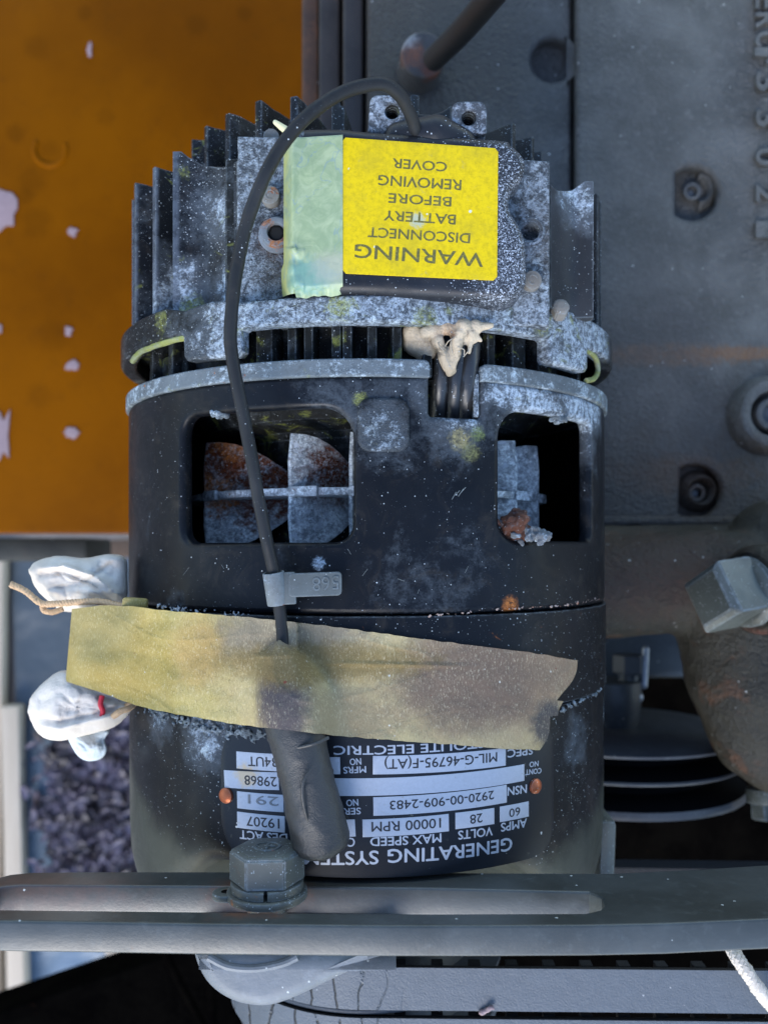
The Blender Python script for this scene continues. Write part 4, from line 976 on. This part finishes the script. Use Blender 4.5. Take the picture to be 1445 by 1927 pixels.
# ------------------------------------------------------------------ cable with tag and taped end
tw = thing('sensor_cable', CYL(535, 1200), 'thin black cable looping over the alternator with a metal tag and a taped end', 'cable')
M_cable = paint('grey_black_cable', base=(.016, .017, .018), ox=.02, spk=.03, rough=.38, edge=0, bump=1.0, hd=.08)
cp = [(783, 250, 82), (776, 225, 85), (765, 200, 88), (748, 175, 91), (725, 160, 93), (695, 160, 94), (650, 172, 95), (605, 198, 96), (565, 232, 97), (530, 275, 97), (503, 322, 97), (480, 375, 96), (462, 430, 95), (449, 490, 94), (441, 540, 94), (436, 590, 93), (434, 640, 92), (440, 690, 91), (450, 740, 90), (462, 800, 89), (477, 880, 88), (489, 950, 87), (503, 1020, 86), (516, 1080, 84), (527, 1150, 82.5), (535, 1230, 82)]
obj('cable', tube([P(*a) for a in cp], 1.62, seg=20, wob=.06), M_cable, tw)
# taped end
m = Mat('grey_insulating_tape'); f = m.noise(3, 5, .7, 1.2)
M_sleeve = m.done(m.mix(f, (.020, .020, .019), (.034, .034, .032)), .42, 0, m.ma('ADD', f, m.noise(.4, 3)), hd=.12)
ax0, ax1 = P(540, 1250, 84), P(570, 1385, 87)
sp = [(532, 1238, 84), (541, 1300, 86), (556, 1375, 88.3), (574, 1450, 88.5), (590, 1520, 88), (603, 1575, 87), (610, 1604, 86)]
def sr_(t):
    r = 7.0+.35*math.sin(t*9)
    if t > .84: r *= math.sqrt(max(.03, 1-((t-.84)/.16)**2*.96))
    if t < .32: r *= .55+.45*math.sin(t/.32*PI/2)
    return r
bm = tube([P(*a) for a in sp], sr_, seg=40, n=18)
bm.normal_update()
for v in bm.verts:
    d = 1-abs(2*((v.co.y*1.0+v.co.x*.9+200)/5.2 % 1)-1)      # tape spiral
    ridge = abs(nz(v.co.x*1.2+v.co.y*.9, v.co.y*.35-v.co.x*.4, v.co.z*.3, .22)); v.co += v.normal*(1.0*max(0, .16-ridge)*4*.45)
    if v.co.z > 88: v.co.z -= (v.co.z-88)*.12
obj('taped_end', bm, M_sleeve, tw, smooth=70)
obj('tape_fold', tube([P(590, 1440, 95.5), P(570, 1475, 95.9), P(575, 1530, 94.8), P(600, 1590, 91)], lambda t: .45*math.sin(PI*min(1, t*1.1+.05))+.05, seg=8), M_sleeve, tw)
obj('tape_fold', tube([P(555, 1408, 94.0), P(590, 1400, 95), P(618, 1388, 93)], .45, seg=8), M_sleeve, tw)
# tag
M_tag = paint('grey_tag', base=(.075, .085, .085), ox=.12, spk=.07, rough=.5, size=8)
c = P(520, 1108, 84.5)
d = (P(527, 1150, 82.5)-P(516, 1080, 84)).normalized()
tg = obj('clamp_band', rlathe([(2.2, -4.2), (2.75, -4.2), (2.75, 4.2), (2.2, 4.2)], .25, c=P(519, 1107, 83.4), d=d, seg=32), paint('rusty_clamp', base=(.10, .11, .11), ox=.45, spk=.2, rust=.18, rough=.6, size=4), tw)
obj('clamp_neck', box(P(540, 1107, 84), (4.5, 8.2, 1.6), .4, rot=Matrix.Rotation(R_(3), 3, 'Z')), M_tag, tw)
pl_ = zpoly(rrect(543, 1079, 643, 1124, 8, 4), 84.6)
pl_ = [(x, y+.035*(x+24)) for x, y in pl_]
bm = plate(densify(pl_, 2)[::-1], th=.9, bev=.25, cut=2)
for v in bm.verts: v.co.z += 84.0-.0008*(v.co.x+22)**2
tgo = obj('tag', bm, M_tag, tw)
a, b_ = P(638, 1097, 85), P(588, 1101, 85)
obj('tag_lettering', letters([('568', (a.x, a.y), (b_.x, b_.y), 3.6)], lambda x, y, z: Vector((x, y, 84.75+z)), th=.3, bold=0), M_tag, tgo, smooth=0)

# ------------------------------------------------------------------ yellow brown tape across
m = Mat('stained_crepe_tape'); fb = m.noise(.55, 5, .75, .6, sc=(1.6, .55, 1)); f2 = m.noise(6, 6, .7, .6); f3 = m.noise(24, 4, .6)
c = m.mix(m.ss(f3, .35, .65), (.38, .275, .055), (.52, .41, .14))
def tz(px):
    zc = CYL(max(px, 250), 1250, RH+.7).z
    zf = 81.2-((560-px)/560)**2*46-max(0, 300-px)*.02
    return zf if px < 560 else max(zc, zc)
def sp_t(px, py, r, sc, amt, cc, rag=.35):
    global c
    c = m.mix(m.ma('MULTIPLY', m.spot(P(px, py, tz(px)), r, (sc[0], sc[1], 0), .8, rag), amt), c, cc)
sp_t(860, 1300, 36, (.62, 1.4, .6), .85, (.46, .35, .20)); sp_t(660, 1290, 28, (1, 1, 1), .7, (.52, .42, .20))
sp_t(950, 1260, 22, (.75, 1.5, .5), .9, (.23, .15, .095)); sp_t(880, 1290, 12, (.6, 1, 1), .75, (.13, .085, .06)); sp_t(540, 1300, 9.5, (1.45, .75, .6), .97, (.04, .032, .045), .3); sp_t(545, 1190, 12, (.6, 1.3, 1), .7, (.17, .14, .12))
sp_t(1030, 1360, 5, (1, .8, 1), .9, (.045, .04, .045)); sp_t(370, 1220, 7, (1, .8, 1), .5, (.45, .26, .07)); sp_t(200, 1230, 16, (1, 1, 1), .45, (.40, .27, .06)); sp_t(600, 1245, 5, (.18, 1, 1), .8, (.20, .13, .03)); sp_t(620, 1350, 9, (.5, 1, 1), .5, (.14, .10, .08)); sp_t(180, 1160, 12, (.8, 1, 1), .4, (.25, .22, .10))
c = m.mix(m.ma('MULTIPLY', m.ss(fb, .52, .68), m.ss(m.noise(10, 4, .6, off=33), .3, .65, .25, .8)), c, m.mix(.6, c, (.92, .82, .55))); c = m.mix(m.ss(fb, .46, .3, 0, .55), c, m.mix(.7, c, (.05, .035, .01)))
c = m.mix(m.ma('MULTIPLY', m.specks(4, .07, .12), .9), c, (.20, .03, .015)); c = m.mix(m.specks(1.4, .05, .22), c, (.6, .58, .5))
M_tape = m.done(c, .62, 0, m.ma('ADD', m.ma('MULTIPLY', fb, 1.2), f2), hd=.4)
T_top = [(136, 1146), (190, 1139), (252, 1141), (300, 1148), (450, 1160), (545, 1170), (640, 1181), (760, 1198), (900, 1216), (1000, 1228), (1086, 1243)]
T_bot = [(124, 1282), (190, 1303), (252, 1326), (300, 1338), (450, 1364), (520, 1372), (640, 1385), (760, 1395), (850, 1401), (950, 1410), (1018, 1411)]
def tape(u, v):
    a = path_at(T_top, u); b = path_at(T_bot, u); v0 = v
    if u > .9:
        k = (u-.9)/.1
        edge = 8*math.sin(v*9)+(14 if .45 < v < .62 else 0)-6*v
        dx = edge*k
    else: dx = 0
    px = a[0]+(b[0]-a[0])*v+dx; py = a[1]+(b[1]-a[1])*v+(1.6*nz(px, v0*2, 0, .05))
    z = tz(px)+.75
    # bump over the taped cable end
    if py > 1205:
        tt = max(0, min(1, (py-1238)/366)); rs_ = sr_(tt)*min(1, (py-1205)/30); cxl = 532+(py-1238)*.18
        zc_ = 84+min(4.3, (py-1238)*.032) if py > 1238 else 84
        dd = (px-cxl)*.135/(rs_*1.3+.3); z += max(0, zc_+rs_+.5-z)*math.exp(-dd**4)
    cb = (px-(523+(py-1150)*.13))/22
    z += 2.2*math.exp(-cb*cb)*max(0, 1-(py-1160)/80)
    z += .4*nz(px, py, 0, .018)+.3*nz(px, py, 2, .05)+.22*max(0, .03-abs(nz(px*.35, py*1.0, 11, .011)))/.03
    z += .55*max(0, 1-abs(py-(1247+.02*(px-560)))/6)*max(0, min(1, (px-580)/40))*max(0, min(1, (900-px)/60))
    z += 2.4*nz(px, py, 5, .018)*max(0, min(1, (400-px)/170))
    if px < 175: z -= ((175-px)/50)**2*6
    z += .7*max(0, (px-960)/100)*(1+nz(px, py, 7, .03))
    return P(px, py, z)
obj('crepe_tape', grid(300, 70, tape, .22), M_tape, label='wide stained yellow brown crepe tape stretched slanting across the alternator', cat='tape', smooth=60)
# rolled tab of the tape at its top edge
obj('tape_scrap', box(P(255, 1137, 62), (7, 3.6, 2.6), .8, rot=Matrix.Rotation(R_(-4), 3, 'Z')), M_tape, label='small rolled scrap of yellow tape above the crepe tape beside the upper bag', cat='tape')

# ------------------------------------------------------------------ cloth bags
def cloth(name, spots=()):
    m = Mat(name); wv = m.n('ShaderNodeTexWave'); m.put(wv.inputs['Vector'], m.pos); wv.inputs['Scale'].default_value = .85; wv.inputs['Distortion'].default_value = 1.0; wv.bands_direction = 'X'
    wh = m.n('ShaderNodeTexWave'); m.put(wh.inputs['Vector'], m.pos); wh.inputs['Scale'].default_value = .85; wh.inputs['Distortion'].default_value = 1.0; wh.bands_direction = 'Y'
    f = m.ma('ADD', wv.outputs[1], wh.outputs[1]); n = m.noise(9, 5, .6)
    c = m.mix(m.ss(n, .3, .7), (.66, .57, .47), (.80, .73, .62)); c = m.mix(m.ma('MULTIPLY', m.ss(f, .6, .1), .12), c, (.5, .47, .42))
    for cc, r, sc, amt, col in spots: c = m.mix(m.ma('MULTIPLY', m.spot(cc, r, sc, .6, .35), amt), c, col)
    return m.done(c, .85, 0, m.ma('ADD', m.ma('MULTIPLY', f, .25), m.noise(.8, 3)), hd=.2, spec=.1)
def bag(outline, z, thick, mat, name, label, cat_, seed, fold, parent=None):
    """cushion whose plan is the outline (px), puffed to its middle, creased"""
    pts = cat([Vector((a, b, 0)) for a, b in outline+outline[:1]], 6)[:-1]; N = len(pts)
    cx = sum(p.x for p in pts)/N; cy = sum(p.y for p in pts)/N; rows = []; K = 22; bm = bmesh.new()
    for side in (1, -1):
        for k in range(K+1):
            if side == -1 and k == K: continue
            f = k/K; row = []
            for i, p in enumerate(pts):
                px, py = cx+(p.x-cx)*f, cy+(p.y-cy)*f
                h = thick*math.sqrt(max(0, 1-f**2.6))
                zz = z+side*h
                if side == 1: zz += (fold(px, py)+2.0*nz(px, py, seed, .022)+.8*nz(px, py, seed+3, .05)-.6*max(0, .10-abs(nz(px, py, seed+6, .02)))/.10+.3*nz(px, py, seed+9, .2))*min(1, (1-f)*4)
                w_ = 1+.015*nz(p.x, p.y, seed, .12)*f
                row.append(bm.verts.new(P(cx+(px-cx)*w_, cy+(py-cy)*w_, zz)) if k else None)
            if k == 0:
                c0 = bm.verts.new(P(cx, cy, z+side*thick+(fold(cx, cy) if side == 1 else 0))); row = [c0]*N
            rows.append((side, k, row))
    R = {(s_, k): r for s_, k, r in rows}
    for side in (1, -1):
        for k in range(K):
            A = R[(side, k)]; B = R.get((side, k+1)) or R[(1, K)]
            for i in range(N):
                j = (i+1) % N; q_ = []
                for v in (A[i], A[j], B[j], B[i]):
                    if v not in q_: q_.append(v)
                if len(q_) > 2:
                    try: bm.faces.new(q_)
                    except ValueError: pass
    bmesh.ops.recalc_face_normals(bm, faces=bm.faces)
    return obj(name, bm, mat, parent, label=label, cat=cat_, smooth=80)
def crease(px, py, pts, wpx, h):
    best = 1e9
    for a, b in zip(pts, pts[1:]):
        ax, ay = a; bx, by = b; t = max(0, min(1, ((px-ax)*(bx-ax)+(py-ay)*(by-ay))/((bx-ax)**2+(by-ay)**2)))
        dd = math.hypot(px-ax-(bx-ax)*t, py-ay-(by-ay)*t); best = min(best, dd)
    return h*math.exp(-(best/wpx)**2)
o1 = [(54, 1072), (70, 1056), (110, 1046), (160, 1050), (205, 1043), (236, 1050), (240, 1085), (238, 1130), (205, 1150), (150, 1152), (118, 1150), (100, 1138), (70, 1110)]
f1 = lambda x, y: crease(x, y, [(60, 1072), (120, 1064), (180, 1085), (230, 1125)], 4, 1.8)-crease(x, y, [(65, 1084), (120, 1077), (172, 1098), (215, 1135)], 5, 1.6)+crease(x, y, [(150, 1110), (235, 1118)], 7, 1.2)-crease(x, y, [(95, 1108), (160, 1098), (210, 1060)], 4, 1.0)
bag(o1, 38, 8, cloth('white_cotton_cloth'), 'cloth_bag', 'small white cotton bag sticking out above the crepe tape at left', 'bag', 1, f1)
o2 = [(52, 1340), (60, 1310), (95, 1274), (130, 1262), (200, 1290), (250, 1318), (245, 1340), (215, 1368), (160, 1384), (110, 1394), (72, 1380)]
f2_ = lambda x, y: crease(x, y, [(60, 1365), (110, 1372), (170, 1358), (235, 1340)], 5, 2.0)-crease(x, y, [(62, 1350), (115, 1358), (175, 1345), (225, 1330)], 4, 1.4)-crease(x, y, [(190, 1312), (250, 1325)], 6, 2.5)
t2 = bag(o2, 38, 8.5, cloth('cream_cotton_cloth', [(P(95, 1330, 46), 18, (.8, 1, 1), .5, (.70, .62, .54)), (P(193, 1330, 46), 1.0, (1, .3, 1), 0, (.6, .02, .03))]), 'cloth_bag', 'cream cotton bag with a red stitch sticking out below the crepe tape', 'bag', 4, f2_)
for o_ in (bpy.data.objects['cloth_bag'], bpy.data.objects['cloth_bag.001']): o_['group'] = 'cloth bags taped to the alternator'
obj('red_stitch', tube([P(193, 1309, 46.6), P(190, 1325, 46.9), P(194, 1338, 46.3), P(192, 1349, 45.6)], .75, seg=8), plain('red_thread', (.55, .02, .04), .7), t2)
o3 = [(125, 1385), (150, 1378), (205, 1372), (198, 1392), (202, 1412), (190, 1428), (165, 1432), (145, 1420)]
bag(o3, 31, 4, cloth('pale_blue_cloth', [(P(163, 1393, 36), 3.2, (1, 1, 1), .9, (.40, .20, .06)), (P(165, 1415, 36), 30, (1, 1, 1), .6, (.50, .66, .74))]), 'cloth_scrap', 'pale blue cloth end with a rust stain hanging under the cream bag', 'cloth', 8, lambda x, y: 0)
M_string = plain('tan_string', (.55, .36, .20), .8, n=.25, size=.8, hd=.2)
obj('string', rope([P(22, 1100, 46), P(48, 1112, 47), P(78, 1135, 48), P(110, 1136, 49), P(150, 1133, 50), P(190, 1132, 54), P(228, 1141, 61), P(236, 1150, 62)], .95, 16), M_string, label='tan twisted string lying over the upper white bag', cat='string')
obj('string', rope([P(80, 1138, 46), P(84, 1149, 46), P(100, 1152, 46), P(118, 1146, 45)], .8, 5), M_string, label='short tan string end curled under the upper white bag', cat='string')
obj('string', rope([P(214, 1348, 47), P(228, 1338, 49), P(245, 1332, 48), P(256, 1320, 44), P(236, 1330, 42)], .9, 8), M_string, label='tan string loop tied round the neck of the cream bag', cat='string')

# ------------------------------------------------------------------ slotted adjusting bar
Yb = -86.0
def zed(py): return CAMH-FPX*abs(Yb)/(py-CY)
def bar_x(px, z): return (px-CX)*(CAMH-z)/FPX
near = [(-58, 1731), (0, 1733), (150, 1735), (400, 1739), (722, 1742), (900, 1742), (1100, 1741), (1250, 1738), (1445, 1729), (1600, 1718), (1800, 1700)]
deep = [(1800, 1600), (1600, 1616), (1445, 1627), (1300, 1636), (1150, 1643), (900, 1642), (722, 1640), (400, 1640), (150, 1640), (60, 1641), (20, 1645), (-30, 1658), (-62, 1680), (-72, 1705)]
poly = [(bar_x(px, zed(py)), zed(py)) for px, py in near+deep]
slot = []
st = [(0, 1711), (200, 1713), (500, 1717), (800, 1719), (1100, 1718), (1128, 1712), (1138, 1702), (1132, 1688), (1108, 1678), (800, 1671), (500, 1668), (200, 1666), (40, 1665), (0, 1668), (-20, 1680), (-22, 1696)]
slot = [(bar_x(px, zed(py)), zed(py)) for px, py in st]
BT = 7.2
bm = plate(densify(poly, 3), [densify(slot, 2)], th=BT, bev=.7, cut=6, fn=lambda x, y, z: Vector((x, Yb-BT+z, y)))
bmesh.ops.recalc_face_normals(bm, faces=bm.faces)
obj('slotted_bar', bm, M_bar, label='long olive grey slotted adjusting bar crossing the picture below the nameplate', cat='bar')
tbt = thing('adjusting_bolt', P(503, 1680, 88), 'large grey green hex bolt with two washers in the slotted bar', 'bolt')
zb = 88.5; bc = Vector((bar_x(503, zb), Yb, zb)); up = Vector((0, 1, 0))
obj('flat_washer', rlathe([(5, .05), (10.0, .05), (10.0, 1.9), (5, 2.2)], .5, c=bc, d=up, seg=48), M_bolt, tbt)
obj('spring_washer', rlathe([(5, 2.0), (9.0, 2.0), (9.0, 4.3), (5, 4.3)], .5, c=bc, d=up, seg=48, a0=R_(98), a1=R_(452)), M_bolt, tbt)
hd_ = obj('hex_head', hexhead(bc+up*4.4, up, 16.2, 8.0, 1.3, rot=R_(4)), M_bolt, tbt)
obj('head_mark', lathe([(2.7, 7.8), (2.8, 8.25), (3.3, 8.25), (3.4, 7.8)], bc+up*4.4, up, 32), M_bolt, hd_)
obj('head_mark', join(box(bc+up*12.5, (.7, .5, 4), .1), box(bc+up*12.5+Vector((1.1, 0, 0)), (2.0, .5, .7), .1)), M_bolt, hd_)
obj('shank', lathe([(0.01, -8.5), (4.9, -8.5), (4.9, 3), (0.01, 3)], bc, up, 24), M_bolt, tbt)
# small tab washer with hole left of the bolt
c = P(428, 1700, 55); obj('lock_tab', rlathe([(1.2, 0), (3.4, 0), (3.4, 1.6), (1.2, 1.6)], .3, c=bc+Vector((-10.0, .1, 1)), d=up, seg=24), M_bolt, tbt)
# front lug of the alternator under the bar
lo = [(366, 1780), (372, 1806), (388, 1838), (415, 1864), (452, 1882), (495, 1888), (530, 1882), (580, 1862), (640, 1832), (700, 1806), (760, 1780)]
lo = [tuple(v.xy) for v in cat([Vector((a, b, 0)) for a, b in lo], 3)]
M_lugf = olive('pale_grey_lug_paint', (.12, .135, .145), (.17, .185, .20), .45, .02, .02)
bm = plate(densify(zpoly(lo, 88), 2), th=30, bev=4, cut=6, res=5)
for v in bm.verts: v.co.z += 62
obj('front_lug', bm, M_lugf, alt, smooth=50)
obj('lug_ridge', tube([P(392, 1800, 91.6), P(430, 1818, 91.7), P(480, 1822, 91.8), P(530, 1813, 91.7), P(560, 1800, 91.6)], 1.0, seg=10), M_lugf, alt)

# ------------------------------------------------------------------ pulley and two belts
m = Mat('belt_rubber'); f = m.noise(4, 5, .7); x, y, z = m.xyz()
crk = m.n('ShaderNodeTexWave'); m.put(crk.inputs['Vector'], m.pos); crk.bands_direction = 'X'; crk.inputs['Scale'].default_value = .045; crk.inputs['Distortion'].default_value = 5.0; crk.inputs['Detail'].default_value = 3; crk.inputs['Detail Scale'].default_value = 1.5
cm_ = m.ma('MULTIPLY', m.ss(crk.outputs[1], .035, .0), m.ss(x, 10, -12)); cm_ = m.ma('MULTIPLY', cm_, m.ss(m.noise(3, 3, off=8), .35, .5))
c = m.mix(f, (.07, .082, .096), (.11, .125, .145)); c = m.mix(cm_, c, (.008, .008, .008)); c = m.mix(m.specks(2, .02, .2), c, (.4, .4, .4))
M_belt = m.done(c, .5, 0, m.ma('SUBTRACT', m.ma('ADD', m.noise(.6, 3), f), m.ma('MULTIPLY', cm_, 3)), hd=.15)
M_beltside = plain('belt_side', (.010, .010, .011), .8, size=1, hd=.3)
C1 = Vector((XC, 0)); r1 = 47.0; C2 = Vector((330, 9)); r2 = 44.0
def loop(off):
    # outer tangent loop round two circles, in (x,z)
    d = C2-C1; L = d.length; a = math.atan2(d.y, d.x); bt = math.acos((r1-r2)/L); pts = []
    n1 = 60
    a_top = a+bt; a_bot = a-bt
    for k in range(n1+1):
        t = a_top+(2*PI-2*bt)*k/n1; pts.append(C1+Vector((math.cos(t), math.sin(t)))*(r1+off))
    e = C2+Vector((math.cos(a_bot), math.sin(a_bot)))*(r2+off); s_ = pts[-1]; K = 60
    for k in range(1, K): pts.append(s_.lerp(e, k/K))
    for k in range(n1+1):
        t = a_bot+(2*bt)*k/n1; pts.append(C2+Vector((math.cos(t), math.sin(t)))*(r2+off))
    s_ = pts[-1]; e = pts[0]
    for k in range(1, K): pts.append(s_.lerp(e, k/K))
    return pts
def belt(yc, wid, lab):
    t = thing('drive_belt', (C1.x+60, yc, -70), lab, 'belt', 'drive belts at the front of the alternator')
    prof = [(wid/2, 0), (wid/2-.25, -.3), (wid/2, -.9), (wid/2-1.6, -5), (-wid/2+1.6, -5), (-wid/2, -.9), (-wid/2+.25, -.3), (-wid/2, 0)]
    loops = {o_: loop(o_) for o_ in (0, -.3, -.9, -5)}; bm = bmesh.new(); rows = []
    N = len(loops[0])
    for i in range(N): rows.append([bm.verts.new((loops[h][i].x, yc+yy, loops[h][i].y)) for yy, h in prof])
    n = len(prof)
    for i in range(N):
        A, B = rows[i], rows[(i+1) % N]
        for k in range(n):
            f_ = bm.faces.new([A[k], A[(k+1) % n], B[(k+1) % n], B[k]]); f_.material_index = 0 if k == n-1 else 1
    bmesh.ops.recalc_face_normals(bm, faces=bm.faces)
    obj('belt_band', bm, None, t, mats=[M_belt, M_beltside])
    # cogs along the upper run
    bm = bmesh.new(); L5 = loop(-5.2); n1 = 0
    for i in range(61+60+61, N):
        if i % 2: continue
        p = L5[i]; bmesh.ops.create_cube(bm, size=1, matrix=Matrix.Translation((p.x, yc, p.y-1.2)) @ Matrix.Diagonal((3.4, wid-2.2, 3.6, 1)))
    o_ = obj('cog_row', bm, M_beltside, t, smooth=0, kind='stuff')
belt(-129.6, 12.6, 'first drive belt, the one partly covered by the pale grey lug')
belt(-144.6, 12.6, 'second drive belt, lowest in the picture, running along the bottom edge')
tal = thing('belt_pulley', (XC, -137, -50), 'worn grey pulley carrying both belts at the bottom edge', 'pulley')
obj('pulley_rim', rlathe([(0.01, 119), (44, 119), (44.5, 121.5), (36, 124), (36, 134), (46, 136.6), (46, 137.8), (36, 140), (36, 150), (45, 152), (45, 155), (0.01, 155)], .4, c=(XC, 0, 0), d=(0, -1, 0), seg=96), M_pulley, tal)
obj('shaft', lathe([(0.01, 96), (14, 96), (14, 120), (0.01, 120)], (XC, 0, 0), (0, -1, 0), 32), M_dark, tal)
# string at bottom right
M_string2 = plain('bleached_string', (.62, .55, .47), .85, n=.25, size=.8, hd=.2)
obj('rope_end', rope([P(1372, 1775, 50), P(1385, 1800, 56), P(1410, 1838, 58), P(1440, 1880, 57), P(1480, 1925, 52)], 1.9, 6, strands=4), M_string2, label='frayed pale rope end hanging over the belt at the lower right', cat='rope')
c = P(912, 1900, 49); obj('pale_bit', blob([(P(905, 1906, 48), .8, P(925, 1896, 49), .8)], vox=.3, disp=.4, dsc=1), M_pale_pink, label='tiny pale flake lying in the gap between the two belts', cat='flake')
